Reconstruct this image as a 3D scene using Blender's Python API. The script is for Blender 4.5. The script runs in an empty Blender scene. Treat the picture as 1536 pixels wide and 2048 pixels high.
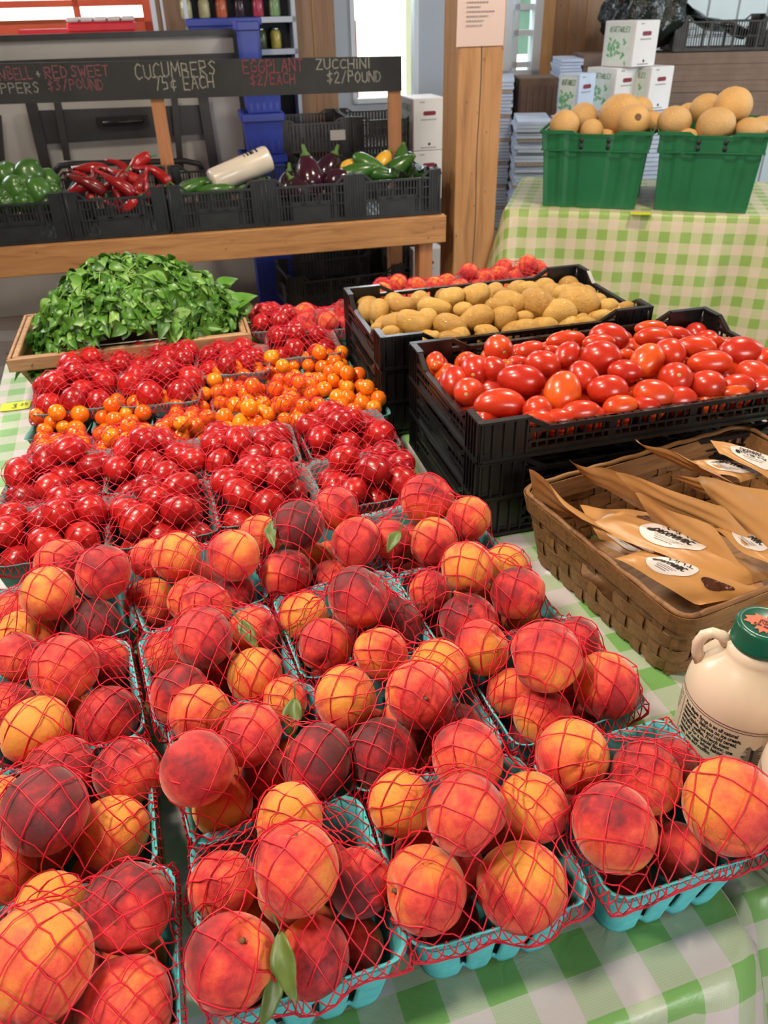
import bpy, bmesh, math, random
import numpy as np
from mathutils import Vector, Matrix, Euler, Quaternion

# ---------------------------------------------------------------- camera, light, exposure
SC = bpy.context.scene
COL = SC.collection
TZ = 0.75                                   # table top height
CAMZ = TZ + 0.76
F = 1540.0
PITCH = math.radians(33.0); ROLL = math.radians(1.5)
fw = Vector((0, math.cos(PITCH), -math.sin(PITCH)))
rt0 = Vector((1, 0, 0)); up0 = rt0.cross(fw)
rt = rt0*math.cos(ROLL) - up0*math.sin(ROLL)
up = rt0*math.sin(ROLL) + up0*math.cos(ROLL)
CAM = Vector((0, 0, CAMZ))
cd = bpy.data.cameras.new('camera'); cam = bpy.data.objects.new('camera', cd); COL.objects.link(cam)
cam.matrix_world = Matrix(((rt.x, up.x, -fw.x, 0), (rt.y, up.y, -fw.y, 0), (rt.z, up.z, -fw.z, CAMZ), (0, 0, 0, 1)))
cd.sensor_fit = 'VERTICAL'; cd.sensor_height = 24.0; cd.lens = 24.0*F/2048.0
cd.clip_start = 0.02; cd.clip_end = 100
cd.dof.use_dof = True; cd.dof.focus_distance = 0.85; cd.dof.aperture_fstop = 8.0
SC.camera = cam
SC.view_settings.view_transform = 'Standard'; SC.view_settings.look = 'None'
SC.view_settings.gamma = 1.0; SC.view_settings.use_curve_mapping = False
SC.view_settings.exposure = 0.16

W = bpy.data.worlds.new('world'); SC.world = W; W.use_nodes = True
bg = W.node_tree.nodes['Background']; bg.inputs[0].default_value = (0.86, 0.93, 1.0, 1); bg.inputs[1].default_value = 0.10

def area(name, loc, target, size, size_y, power, color):
    l = bpy.data.lights.new(name, 'AREA'); l.shape = 'RECTANGLE'; l.size = size; l.size_y = size_y
    l.energy = power; l.color = color
    o = bpy.data.objects.new(name, l); COL.objects.link(o); o.location = loc
    o.rotation_euler = (Vector(target)-Vector(loc)).to_track_quat('-Z', 'Y').to_euler()
    return o
# daylight through the open barn door behind and to the right of the camera
area('barn_door_daylight', (2.3, -2.6, 1.6), (0.1, 0.7, 0.8), 1.8, 1.2, 86, (1.0, 0.97, 0.92))
# daylight from the far windows
area('window_daylight_back', (0.4, 6.3, 2.3), (0.2, 1.5, 0.7), 1.2, 1.3, 55, (0.85, 0.93, 1.0))
area('window_daylight_left', (-3.6, 4.4, 2.4), (-0.4, 2.6, 0.6), 1.6, 1.2, 60, (0.9, 0.95, 1.0))
# added fill light with no window built there, brightens the white panelled wall
area('window_daylight_right', (4.4, 3.6, 2.3), (2.4, 6.0, 1.2), 1.2, 1.2, 75, (0.86, 0.96, 1.0))
# ceiling lamps of the barn
area('ceiling_lamp_light', (-0.9, 1.3, 3.0), (-0.5, 1.4, 0.7), 0.3, 0.3, 40, (1.0, 0.86, 0.68))
area('ceiling_lamp_light', (1.3, 2.3, 3.1), (1.1, 2.4, 0.7), 0.3, 0.3, 46, (1.0, 0.86, 0.68))
area('ceiling_lamp_light', (-0.9, 0.2, 2.7), (0.1, 0.6, 0.7), 0.3, 0.3, 32, (1.0, 0.9, 0.75))

# ---------------------------------------------------------------- geometry helpers
def P(u, v, z):
    """world point at height z seen at photo position (u, v)"""
    d = fw + rt*((u-768)/F) + up*((1024-v)/F)
    return CAM + d*((z-CAMZ)/d.z)
def PV(u, v, p0, n):
    """world point on the plane through p0 with normal n"""
    d = fw + rt*((u-768)/F) + up*((1024-v)/F)
    return CAM + d*((Vector(p0)-CAM).dot(n)/d.dot(n))
def depth(p): return (Vector(p)-CAM).dot(fw)
def rng(s): return random.Random(s)

class MB:
    def __init__(s): s.v = []; s.f = []; s.m = []; s.sm = []
    def add(s, vs, fs, m=0, smooth=False, M=None):
        o = len(s.v)
        if M is not None: vs = [M @ Vector(p) for p in vs]
        s.v += [tuple(p) for p in vs]
        s.f += [tuple(i+o for i in f) for f in fs]
        s.m += [m]*len(fs); s.sm += [smooth]*len(fs)
        return s
    def box(s, c, d, m=0, M=None, ch=0.0):
        x, y, z = d[0]/2, d[1]/2, d[2]/2
        if ch > 0:
            ch = min(ch, x*.9, y*.9, z*.9)
            vs = []
            for sx in (-1, 1):
                for sy in (-1, 1):
                    for sz in (-1, 1):
                        vs += [(sx*(x-ch), sy*(y-ch), sz*z), (sx*(x-ch), sy*y, sz*(z-ch)), (sx*x, sy*(y-ch), sz*(z-ch))]
            bm = bmesh.new()
            for p in vs: bm.verts.new((p[0]+c[0], p[1]+c[1], p[2]+c[2]))
            r = bmesh.ops.convex_hull(bm, input=bm.verts)
            bm.verts.index_update()
            V = [v.co.copy() for v in bm.verts]; Fc = [[v.index for v in f.verts] for f in bm.faces]
            bm.free()
            return s.add(V, Fc, m, False, M)
        vs = [(c[0]+sx*x, c[1]+sy*y, c[2]+sz*z) for sx in (-1, 1) for sy in (-1, 1) for sz in (-1, 1)]
        fs = [(0,1,3,2), (4,6,7,5), (0,4,5,1), (2,3,7,6), (0,2,6,4), (1,5,7,3)]
        return s.add(vs, fs, m, False, M)
    def bar(s, a, b, w, h, m=0, M=None, upv=(0,0,1)):
        """box between two points, w across, h along upv"""
        a = Vector(a); b = Vector(b); d = b-a; L = d.length
        x = d.normalized(); y = Vector(upv).cross(x)
        if y.length < 1e-5: y = Vector((1,0,0)).cross(x)
        y.normalize(); z = x.cross(y)
        R = Matrix(((x.x,y.x,z.x,0),(x.y,y.y,z.y,0),(x.z,y.z,z.z,0),(0,0,0,1)))
        T = Matrix.Translation((a+b)/2) @ R
        if M is not None: T = M @ T
        return s.box((0,0,0), (L, w, h), m, T)
    def tube(s, pts, r, n=8, m=0, smooth=True, caps=True, M=None):
        pts = [Vector(p) for p in pts]; k = len(pts)
        if not hasattr(r, '__len__'): r = [r]*k
        vs = []; fs = []
        t0 = (pts[1]-pts[0]).normalized()
        a = Vector((0,0,1)) if abs(t0.z) < .9 else Vector((1,0,0))
        nrm = (a - t0*a.dot(t0)).normalized()
        for i in range(k):
            t = (pts[min(i+1,k-1)]-pts[max(i-1,0)])
            t = t.normalized() if t.length > 1e-9 else t0
            nrm = (nrm - t*nrm.dot(t)); nrm.normalize(); b = t.cross(nrm)
            for j in range(n):
                an = 2*math.pi*j/n
                vs.append(pts[i] + (nrm*math.cos(an)+b*math.sin(an))*r[i])
        for i in range(k-1):
            for j in range(n):
                fs.append((i*n+j, i*n+(j+1)%n, (i+1)*n+(j+1)%n, (i+1)*n+j))
        if caps:
            fs.append(tuple(range(n-1, -1, -1))); fs.append(tuple((k-1)*n+j for j in range(n)))
        return s.add(vs, fs, m, smooth, M)
    def lathe(s, prof, n=32, m=0, smooth=True, M=None, cap=True):
        vs = []; fs = []
        for (r, z) in prof:
            for j in range(n):
                a = 2*math.pi*j/n; vs.append((r*math.cos(a), r*math.sin(a), z))
        for i in range(len(prof)-1):
            for j in range(n):
                fs.append((i*n+j, i*n+(j+1)%n, (i+1)*n+(j+1)%n, (i+1)*n+j))
        if cap:
            fs.append(tuple(range(n-1,-1,-1))); fs.append(tuple((len(prof)-1)*n+j for j in range(n)))
        return s.add(vs, fs, m, smooth, M)
    def grid(s, nu, nv, fn, m=0, smooth=True, M=None, closed_u=False, skip=None):
        vs = [fn(i, j) for j in range(nv) for i in range(nu)]
        fs = []
        for j in range(nv-1):
            for i in range(nu if closed_u else nu-1):
                if skip and skip(i, j): continue
                i2 = (i+1) % nu
                fs.append((j*nu+i, j*nu+i2, (j+1)*nu+i2, (j+1)*nu+i))
        return s.add(vs, fs, m, smooth, M)
    def mesh(s, name, mats):
        me = bpy.data.meshes.new(name); me.from_pydata(s.v, [], s.f)
        for m in (mats if isinstance(mats, (list, tuple)) else [mats]): me.materials.append(m)
        me.polygons.foreach_set('material_index', s.m); me.polygons.foreach_set('use_smooth', s.sm)
        me.validate(); me.update()
        return me
    def build(s, name, mats, parent=None):
        return mkobj(name, s.mesh(name, mats), parent)

def mkobj(name, me, parent=None):
    o = bpy.data.objects.new(name, me); COL.objects.link(o)
    if parent is not None: o.parent = parent
    return o
def tag(o, label, cat, group=None, kind=None):
    if label: o['label'] = label
    if cat: o['category'] = cat
    if group: o['group'] = group
    if kind: o['kind'] = kind
    return o
def empty(name, loc=(0,0,0), rz=0.0):
    o = bpy.data.objects.new(name, None); COL.objects.link(o); o.location = loc; o.rotation_euler = (0,0,rz)
    o.empty_display_size = 0.02
    return o
def frame(x, y, z, loc=(0,0,0)):
    return Matrix(((x[0],y[0],z[0],loc[0]),(x[1],y[1],z[1],loc[1]),(x[2],y[2],z[2],loc[2]),(0,0,0,1)))
def solidify(o, t, off=-1.0):
    m = o.modifiers.new('thickness', 'SOLIDIFY'); m.thickness = t; m.offset = off; return o
def bevel(o, w, seg=2):
    m = o.modifiers.new('soft_edges', 'BEVEL'); m.width = w; m.segments = seg; m.limit_method = 'ANGLE'; m.angle_limit = math.radians(40); return o

# ---------------------------------------------------------------- materials
MAT = {}
def nmat(name):
    m = bpy.data.materials.new(name); m.use_nodes = True; MAT[name] = m
    nt = m.node_tree; b = nt.nodes['Principled BSDF']
    return m, nt, b
def c4(c): return (c[0], c[1], c[2], 1.0)
def srgb(r, g, b):
    f = lambda x: (x/255/12.92) if x/255 <= .04045 else ((x/255+.055)/1.055)**2.4
    return (f(r), f(g), f(b))
def N(nt, t, **kw):
    n = nt.nodes.new(t)
    for k, v in kw.items(): setattr(n, k, v)
    return n
def math_node(nt, op, a, b=None, clamp=False):
    n = N(nt, 'ShaderNodeMath', operation=op); n.use_clamp = clamp
    for i, x in enumerate((a, b)):
        if x is None: continue
        if hasattr(x, 'is_linked') or hasattr(x, 'links'): nt.links.new(x, n.inputs[i])
        else: n.inputs[i].default_value = x
    return n.outputs[0]
def noise(nt, scale, detail=3, rough=.5, vec=None, dist=0.0):
    n = N(nt, 'ShaderNodeTexNoise'); n.inputs['Scale'].default_value = scale; n.inputs['Detail'].default_value = detail
    n.inputs['Roughness'].default_value = rough; n.inputs['Distortion'].default_value = dist
    if vec is not None: nt.links.new(vec, n.inputs['Vector'])
    return n.outputs['Fac']
def ramp(nt, fac, stops, interp='LINEAR'):
    n = N(nt, 'ShaderNodeValToRGB'); n.color_ramp.interpolation = interp
    e = n.color_ramp.elements
    e[0].position = stops[0][0]; e[0].color = c4(stops[0][1]); e[1].position = stops[-1][0]; e[1].color = c4(stops[-1][1])
    for p, c in stops[1:-1]:
        q = e.new(p); q.color = c4(c)
    nt.links.new(fac, n.inputs[0]); return n.outputs[0]
def mixc(nt, fac, a, b, blend='MIX'):
    n = N(nt, 'ShaderNodeMix', data_type='RGBA', blend_type=blend)
    for k, x in ((0, fac), (6, a), (7, b)):
        if isinstance(x, tuple): n.inputs[k].default_value = c4(x) if len(x) == 3 else x
        elif isinstance(x, (int, float)): n.inputs[k].default_value = x
        else: nt.links.new(x, n.inputs[k])
    return n.outputs[2]
def bump(nt, b, h, strength=.3, dist=.001):
    n = N(nt, 'ShaderNodeBump'); n.inputs['Strength'].default_value = strength; n.inputs['Distance'].default_value = dist
    nt.links.new(h, n.inputs['Height']); nt.links.new(n.outputs[0], b.inputs['Normal'])
def objco(nt, world=False, which='Object'):
    if world: return N(nt, 'ShaderNodeNewGeometry').outputs['Position']
    return N(nt, 'ShaderNodeTexCoord').outputs[which]
def pmat(name, c1, c2=None, scale=20, rough=.5, bmp=0, bscale=200, bdist=.0005, metal=0, coat=0, world=False, spec=.5, vary=0.0, sub=0):
    m, nt, b = nmat(name)
    co = objco(nt, world)
    if c2 is None: c2 = tuple(x*.8 for x in c1)
    col = ramp(nt, noise(nt, scale, 4, .6, co), [(.35, c1), (.68, c2)])
    if vary > 0:
        oi = N(nt, 'ShaderNodeObjectInfo')
        hsv = N(nt, 'ShaderNodeHueSaturation'); nt.links.new(col, hsv.inputs['Color'])
        v = math_node(nt, 'MULTIPLY_ADD', oi.outputs['Random'], 2*vary); v.node.inputs[2].default_value = 1-vary
        nt.links.new(v, hsv.inputs['Value']); col = hsv.outputs[0]
    nt.links.new(col, b.inputs['Base Color'])
    b.inputs['Roughness'].default_value = rough; b.inputs['Metallic'].default_value = metal
    b.inputs['Coat Weight'].default_value = coat; b.inputs['Coat Roughness'].default_value = .08
    b.inputs['Specular IOR Level'].default_value = spec
    if bmp: bump(nt, b, noise(nt, bscale, 4, .6, co), bmp, bdist)
    return m

def make_peach_mat():
    m, nt, b = nmat('peach_skin')
    co = objco(nt); oi = N(nt, 'ShaderNodeObjectInfo')
    sep = N(nt, 'ShaderNodeSeparateXYZ'); nt.links.new(co, sep.inputs[0])
    off = N(nt, 'ShaderNodeVectorMath', operation='ADD'); nt.links.new(co, off.inputs[0])
    mul = N(nt, 'ShaderNodeVectorMath', operation='SCALE'); nt.links.new(oi.outputs['Random'], mul.inputs['Scale']); mul.inputs[0].default_value = (37, 91, 53)
    nt.links.new(mul.outputs[0], off.inputs[1])
    big = noise(nt, 1.1, 3, .55, off.outputs[0], .4)
    med = noise(nt, 6.0, 5, .65, off.outputs[0])
    fine = noise(nt, 60.0, 2, .6, off.outputs[0])
    csep = N(nt, 'ShaderNodeSeparateColor'); nt.links.new(oi.outputs['Color'], csep.inputs[0])
    g = math_node(nt, 'MULTIPLY', sep.outputs[0], .26)
    g = math_node(nt, 'ADD', g, math_node(nt, 'MULTIPLY', math_node(nt, 'SUBTRACT', big, .5), 1.25))
    g = math_node(nt, 'ADD', g, math_node(nt, 'MULTIPLY', math_node(nt, 'SUBTRACT', med, .5), .38))
    g = math_node(nt, 'ADD', g, csep.outputs[0])
    col = ramp(nt, g, [(0.0, (.80, .33, .06)), (.16, (.82, .215, .058)), (.32, (.80, .115, .058)), (.48, (.66, .050, .046)), (.64, (.42, .026, .035)), (.78, (.22, .024, .034)), (1.0, (.11, .03, .034))])
    spk = ramp(nt, fine, [(.40, (.76, .66, .62)), (.62, (1.0, 1.0, 1.0))])
    col = mixc(nt, .8, col, spk, 'MULTIPLY')
    nt.links.new(col, b.inputs['Base Color'])
    b.inputs['Roughness'].default_value = .62
    b.inputs['Specular IOR Level'].default_value = .25
    b.inputs['Sheen Weight'].default_value = .5; b.inputs['Sheen Roughness'].default_value = .4
    b.inputs['Sheen Tint'].default_value = (1.0, .72, .62, 1)
    bump(nt, b, math_node(nt, 'ADD', math_node(nt, 'MULTIPLY', med, .6), math_node(nt, 'MULTIPLY', fine, .12)), .22, .02)
make_peach_mat()

def make_fruit(name, stops, rough, vscale=1.5, coat=.3, speck=0, bmp=.0):
    m, nt, b = nmat(name)
    co = objco(nt); oi = N(nt, 'ShaderNodeObjectInfo')
    off = N(nt, 'ShaderNodeVectorMath', operation='ADD'); nt.links.new(co, off.inputs[0])
    mul = N(nt, 'ShaderNodeVectorMath', operation='SCALE'); nt.links.new(oi.outputs['Random'], mul.inputs['Scale']); mul.inputs[0].default_value = (17, 71, 33)
    nt.links.new(mul.outputs[0], off.inputs[1])
    n1 = noise(nt, vscale, 3, .5, off.outputs[0])
    g = math_node(nt, 'ADD', math_node(nt, 'MULTIPLY', n1, .6), math_node(nt, 'MULTIPLY', oi.outputs['Random'], .45))
    col = ramp(nt, g, stops)
    if speck:
        sp = noise(nt, 26, 3, .7, off.outputs[0])
        col = mixc(nt, ramp(nt, sp, [(.60, (0,0,0)), (.70, (speck,speck,speck))]), col, (.12, .05, .02))
    nt.links.new(col, b.inputs['Base Color'])
    b.inputs['Roughness'].default_value = rough
    b.inputs['Coat Weight'].default_value = coat; b.inputs['Coat Roughness'].default_value = .06
    if bmp: bump(nt, b, noise(nt, 9, 4, .6, off.outputs[0]), bmp, .04)
make_fruit('tomato_skin', [(.15, (.56, .020, .014)), (.5, (.42, .009, .010)), (.85, (.28, .006, .011))], .30)
make_fruit('roma_skin', [(.2, (.74, .13, .012)), (.45, (.62, .048, .012)), (.8, (.45, .018, .010))], .30, 1.2)
make_fruit('orange_cherry_skin', [(.15, (.92, .36, .015)), (.5, (.88, .20, .008)), (.85, (.75, .09, .006))], .22)
make_fruit('potato_skin', [(.15, (.66, .41, .10)), (.5, (.55, .31, .065)), (.85, (.40, .20, .04))], .5, 3, .1, .7, .35)
make_fruit('dark_purple_skin', [(.2, (.02, .008, .018)), (.8, (.05, .008, .02))], .18)
make_fruit('dark_green_skin', [(.2, (.02, .08, .012)), (.8, (.05, .16, .02))], .3, 6)
make_fruit('yellow_squash_skin', [(.2, (.85, .50, .05)), (.8, (.75, .38, .03))], .35)
make_fruit('green_pepper_skin', [(.2, (.025, .085, .014)), (.55, (.05, .15, .025)), (.85, (.09, .22, .04))], .28)
make_fruit('red_pepper_skin', [(.2, (.48, .018, .016)), (.5, (.30, .010, .013)), (.85, (.10, .010, .012))], .24)

def make_melon():
    m, nt, b = nmat('melon_rind'); co = objco(nt); oi = N(nt, 'ShaderNodeObjectInfo')
    v = N(nt, 'ShaderNodeTexVoronoi', feature='DISTANCE_TO_EDGE'); v.inputs['Scale'].default_value = 11; nt.links.new(co, v.inputs['Vector'])
    net = ramp(nt, v.outputs['Distance'], [(.0, (1,1,1)), (.12, (0,0,0))])
    base = ramp(nt, math_node(nt, 'ADD', math_node(nt, 'MULTIPLY', noise(nt, 1.4, 3, .5, co), .7), math_node(nt, 'MULTIPLY', oi.outputs['Random'], .3)),
                [(.3, (.68, .36, .10)), (.75, (.52, .30, .11))])
    nt.links.new(mixc(nt, math_node(nt, 'MULTIPLY', net, .6), base, (.72, .56, .30)), b.inputs['Base Color'])
    b.inputs['Roughness'].default_value = .6
    bump(nt, b, net, .3, .02)
make_melon()

def make_gingham(name, cell, ang, ox, oy, green, half, white, skirt=False):
    m, nt, b = nmat(name)
    uv = N(nt, 'ShaderNodeUVMap').outputs[0]
    sep = N(nt, 'ShaderNodeSeparateXYZ'); nt.links.new(uv, sep.inputs[0])
    def sq(o):
        f = math_node(nt, 'FRACT', math_node(nt, 'ADD', math_node(nt, 'DIVIDE', o, 2*cell), 100.0))
        return math_node(nt, 'GREATER_THAN', f, .5)
    a, c = sq(sep.outputs[0]), sq(sep.outputs[1])
    # fine woven hatch
    def hatch(k1, k2, th):
        s = math_node(nt, 'ADD', math_node(nt, 'MULTIPLY', sep.outputs[0], k1), math_node(nt, 'MULTIPLY', sep.outputs[1], k2))
        return math_node(nt, 'GREATER_THAN', math_node(nt, 'FRACT', math_node(nt, 'ADD', s, 500.0)), th)
    h1 = hatch(420, 0, .55); h2 = hatch(0, 420, .55)
    xo = math_node(nt, 'ABSOLUTE', math_node(nt, 'SUBTRACT', a, c))
    both = math_node(nt, 'MULTIPLY', a, c)
    hh = math_node(nt, 'MAXIMUM', h1, h2)
    halfcol = mixc(nt, hh, half, tuple(x*.55+y*.45 for x, y in zip(half, white)))
    col = mixc(nt, xo, mixc(nt, both, white, green), halfcol)
    w = noise(nt, 9, 4, .6, uv)
    col = mixc(nt, .5, col, ramp(nt, w, [(.3, (.86,.86,.86)), (.7, (1,1,1))]), 'MULTIPLY')
    nt.links.new(col, b.inputs['Base Color'])
    b.inputs['Roughness'].default_value = .38; b.inputs['Specular IOR Level'].default_value = .5
    hb = math_node(nt, 'ADD', math_node(nt, 'MULTIPLY', hh, .05), noise(nt, 22, 3, .6, uv, 1.0))
    bump(nt, b, hb, .35, .004)
    return m
GA = math.radians(17)
make_gingham('gingham_near', .0385, GA, 0, 0, (.19, .41, .12), (.36, .50, .28), (.58, .53, .54))
make_gingham('gingham_far', .044, 0, 0, 0, (.28, .44, .10), (.46, .55, .24), (.68, .58, .44))

def make_wood(name, c1, c2, cd, ax=0, scale=6, rough=.6, knots=True):
    m, nt, b = nmat(name); co = objco(nt)
    mp = N(nt, 'ShaderNodeMapping'); sc = [scale*4]*3; sc[ax] = scale*.35; mp.inputs['Scale'].default_value = sc; nt.links.new(co, mp.inputs[0])
    g = noise(nt, 1.6, 5, .6, mp.outputs[0], 1.2)
    col = ramp(nt, g, [(.3, c1), (.55, c2), (.75, cd)])
    fine = noise(nt, 9, 3, .6, mp.outputs[0])
    col = mixc(nt, .5, col, ramp(nt, fine, [(.3, (.75,.75,.75)), (.7, (1,1,1))]), 'MULTIPLY')
    if knots:
        v = N(nt, 'ShaderNodeTexVoronoi'); mp2 = N(nt, 'ShaderNodeMapping'); s2 = [4.5]*3; s2[ax] = 2.6; mp2.inputs['Scale'].default_value = s2
        nt.links.new(co, mp2.inputs[0]); nt.links.new(mp2.outputs[0], v.inputs['Vector'])
        k = ramp(nt, v.outputs['Distance'], [(.035, (1,1,1)), (.11, (0,0,0))])
        col = mixc(nt, math_node(nt, 'MULTIPLY', k, .8), col, tuple(x*.35 for x in cd))
    nt.links.new(col, b.inputs['Base Color']); b.inputs['Roughness'].default_value = rough
    bump(nt, b, g, .25, .002)
    return m
make_wood('table_pine', (.58, .30, .12), (.47, .225, .085), (.30, .13, .05), 0)
make_wood('post_pine', (.56, .30, .13), (.45, .225, .09), (.30, .14, .055), 2, 3)
make_wood('stake_pine', (.60, .27, .12), (.50, .21, .085), (.36, .14, .05), 2, 5, knots=False)
make_wood('wall_board', (.42, .25, .15), (.35, .20, .115), (.25, .135, .075), 2, 2)
make_wood('window_pine', (.72, .43, .2), (.62, .36, .16), (.5, .27, .11), 2, 3, knots=False)
make_wood('splint_wood', (.30, .145, .05), (.22, .10, .032), (.11, .045, .015), 0, 14, .55, False)
make_wood('splint_wood_up', (.27, .13, .045), (.19, .088, .028), (.10, .042, .014), 2, 14, .55, False)
make_wood('crate_wood', (.52, .31, .16), (.42, .235, .115), (.26, .13, .06), 0, 9, .6, False)

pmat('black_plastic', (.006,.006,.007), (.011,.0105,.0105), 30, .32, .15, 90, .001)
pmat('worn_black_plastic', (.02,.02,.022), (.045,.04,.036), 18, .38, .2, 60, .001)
pmat('far_black_plastic', (.014,.017,.021), (.024,.028,.032), 18, .4)  # slate lift above black is distance haze put into the colour
pmat('green_plastic', (.012,.13,.05), (.018,.16,.065), 8, .35, .1, 30, .002)
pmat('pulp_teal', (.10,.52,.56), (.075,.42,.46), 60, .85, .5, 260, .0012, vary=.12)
pmat('pulp_teal_dim', (.115,.30,.30), (.085,.235,.24), 60, .85, .5, 260, .0012, vary=.15)  # darker copy of the turquoise pulp: shadow on the rear baskets put into colour
pmat('pulp_hole_edge', (.03,.16,.18), None, 60, .9)
pmat('net_red', (.78,.015,.045), (.60,.010,.032), 50, .45)
pmat('stem_brown', (.20,.11,.05), (.10,.05,.02), 60, .8)
pmat('calyx_green', (.12,.22,.05), (.06,.12,.03), 60, .7)
pmat('scar_tan', (.55,.42,.16), (.35,.22,.08), 300, .7)
pmat('leaf_olive', (.12,.18,.035), (.07,.11,.022), 30, .45, .3, 80, .001)
pmat('basil_leaf', (.055,.17,.016), (.10,.26,.03), 14, .36, .4, 120, .001)
pmat('basil_leaf_light', (.20,.38,.07), (.13,.28,.045), 14, .45, .4, 120, .001)
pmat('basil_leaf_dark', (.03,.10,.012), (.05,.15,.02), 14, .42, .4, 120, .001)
pmat('basil_stem', (.22,.36,.10), (.16,.28,.07), 20, .5)
pmat('kraft_paper', (.50,.25,.085), (.43,.205,.062), 7, .42, .35, 14, .006)
pmat('sticker_white', (.66,.59,.55), (.62,.55,.51), 7, .35)
pmat('ink_black', (.015,.013,.012), None, 7, .5)
pmat('ink_maroon', (.22,.012,.03), None, 7, .5)
pmat('ink_grey', (.25,.23,.23), None, 7, .7)
pmat('dried_fruit', (.10,.028,.012), (.04,.012,.006), 60, .3, .8, 90, .004)
pmat('jug_plastic', (.72,.60,.46), (.68,.57,.44), 3, .3, coat=.2)
pmat('cap_green', (.004,.085,.05), (.005,.1,.06), 7, .28)
pmat('leaf_sticker', (.75,.12,.045), (.68,.09,.035), 20, .5)
pmat('chalkboard', (.020,.021,.023), (.032,.033,.035), 5, .7)
def chalk(name, c):
    m, nt, b = nmat(name); co = objco(nt, True)
    a = ramp(nt, noise(nt, 130, 4, .7, co), [(.35, c), (.65, tuple(x*.45 for x in c))])
    nt.links.new(a, b.inputs['Base Color']); b.inputs['Roughness'].default_value = .95
chalk('chalk_white', (.42,.42,.34)); chalk('chalk_pink', (.30,.12,.14)); chalk('chalk_red', (.33,.085,.105)); chalk('chalk_grey', (.36,.36,.31))
pmat('white_cardboard', (.74,.72,.73), (.69,.67,.68), 5, .6)
pmat('cardboard_edge', (.42,.36,.32), (.3,.25,.22), 60, .8)
pmat('blue_white_card', (.56,.66,.84), (.46,.56,.76), 8, .6)
pmat('brown_cardboard', (.20,.135,.10), (.155,.10,.075), 9, .75, .3, 20, .004)
pmat('print_green', (.09,.36,.12), (.30,.55,.33), 30, .6)
pmat('print_pale', (.72,.78,.74), (.6,.7,.62), 30, .6)
pmat('blue_plastic', (.015,.035,.32), (.02,.05,.42), 6, .35)
pmat('grey_plastic', (.48,.47,.45), (.43,.42,.40), 3, .5)
pmat('dark_metal', (.035,.035,.038), (.05,.048,.05), 7, .4, metal=.3)
pmat('white_paint', (.70,.76,.84), (.64,.71,.80), 2, .5)
pmat('wall_blue_white', (.42,.48,.56), (.38,.44,.53), 2, .6)
pmat('panel_white', (.60,.68,.70), (.55,.63,.66), 2, .45)
pmat('paper_pink', (.68,.52,.48), (.64,.49,.45), 3, .7)
pmat('sticky_yellow', (.75,.80,.02), (.70,.72,.02), 8, .6)
pmat('red_plastic', (.75,.03,.05), (.65,.02,.04), 8, .35)
pmat('frost_white', (.85,.75,.78), None, 8, .5)
pmat('barn_red', (.75,.12,.05), (.62,.085,.035), 3, .7)
pmat('dark_backing', (.03,.035,.045), None, 3, .7)
pmat('trash_bag_black', (.006,.010,.008), (.010,.014,.012), 6, .18, .9, 16, .02)
pmat('chrome_metal', (.5,.5,.5), None, 7, .25, metal=1)
pmat('tape_film', (.72,.64,.52), (.62,.55,.46), 9, .3, coat=.4)
pmat('floor_rubber', (.02,.02,.02), None, 7, .7)
def make_floor():
    m, nt, b = nmat('barn_floor'); co = objco(nt, True)
    mp = N(nt, 'ShaderNodeMapping'); mp.inputs['Rotation'].default_value = (0, 0, math.radians(-12)); mp.inputs['Scale'].default_value = (1.0, 5.5, 1)
    nt.links.new(co, mp.inputs[0])
    br = N(nt, 'ShaderNodeTexBrick'); br.inputs['Scale'].default_value = 1.0; br.inputs['Mortar Size'].default_value = .008
    br.inputs['Color1'].default_value = (.30,.25,.21,1); br.inputs['Color2'].default_value = (.17,.115,.08,1); br.inputs['Mortar'].default_value = (.02,.015,.012,1)
    br.inputs['Row Height'].default_value = 1.0; br.inputs['Brick Width'].default_value = 2.6
    nt.links.new(mp.outputs[0], br.inputs[0])
    n1 = noise(nt, 3, 4, .6, mp.outputs[0])
    col = mixc(nt, .6, br.outputs[0], ramp(nt, n1, [(.3,(.6,.6,.6)),(.7,(1,1,1))]), 'MULTIPLY')
    nt.links.new(col, b.inputs['Base Color']); b.inputs['Roughness'].default_value = .45
make_floor()
def make_glow(name, c, s):
    m, nt, b = nmat(name)
    b.inputs['Base Color'].default_value = c4(c); b.inputs['Emission Color'].default_value = c4(c); b.inputs['Emission Strength'].default_value = s
make_glow('bright_sky_outside', (.93, 1.0, .97), 2.6)
make_glow('grass_outside', (.45, .8, .35), 1.2)  # lawn emits light itself, standing in for daylight on the grass
m, nt, b = nmat('window_glass'); b.inputs['Transmission Weight'].default_value = 1.0; b.inputs['Roughness'].default_value = .02; b.inputs['IOR'].default_value = 1.02
m, nt, b = nmat('clear_film'); b.inputs['Transmission Weight'].default_value = 1.0; b.inputs['Roughness'].default_value = .08; b.inputs['IOR'].default_value = 1.2

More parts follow.
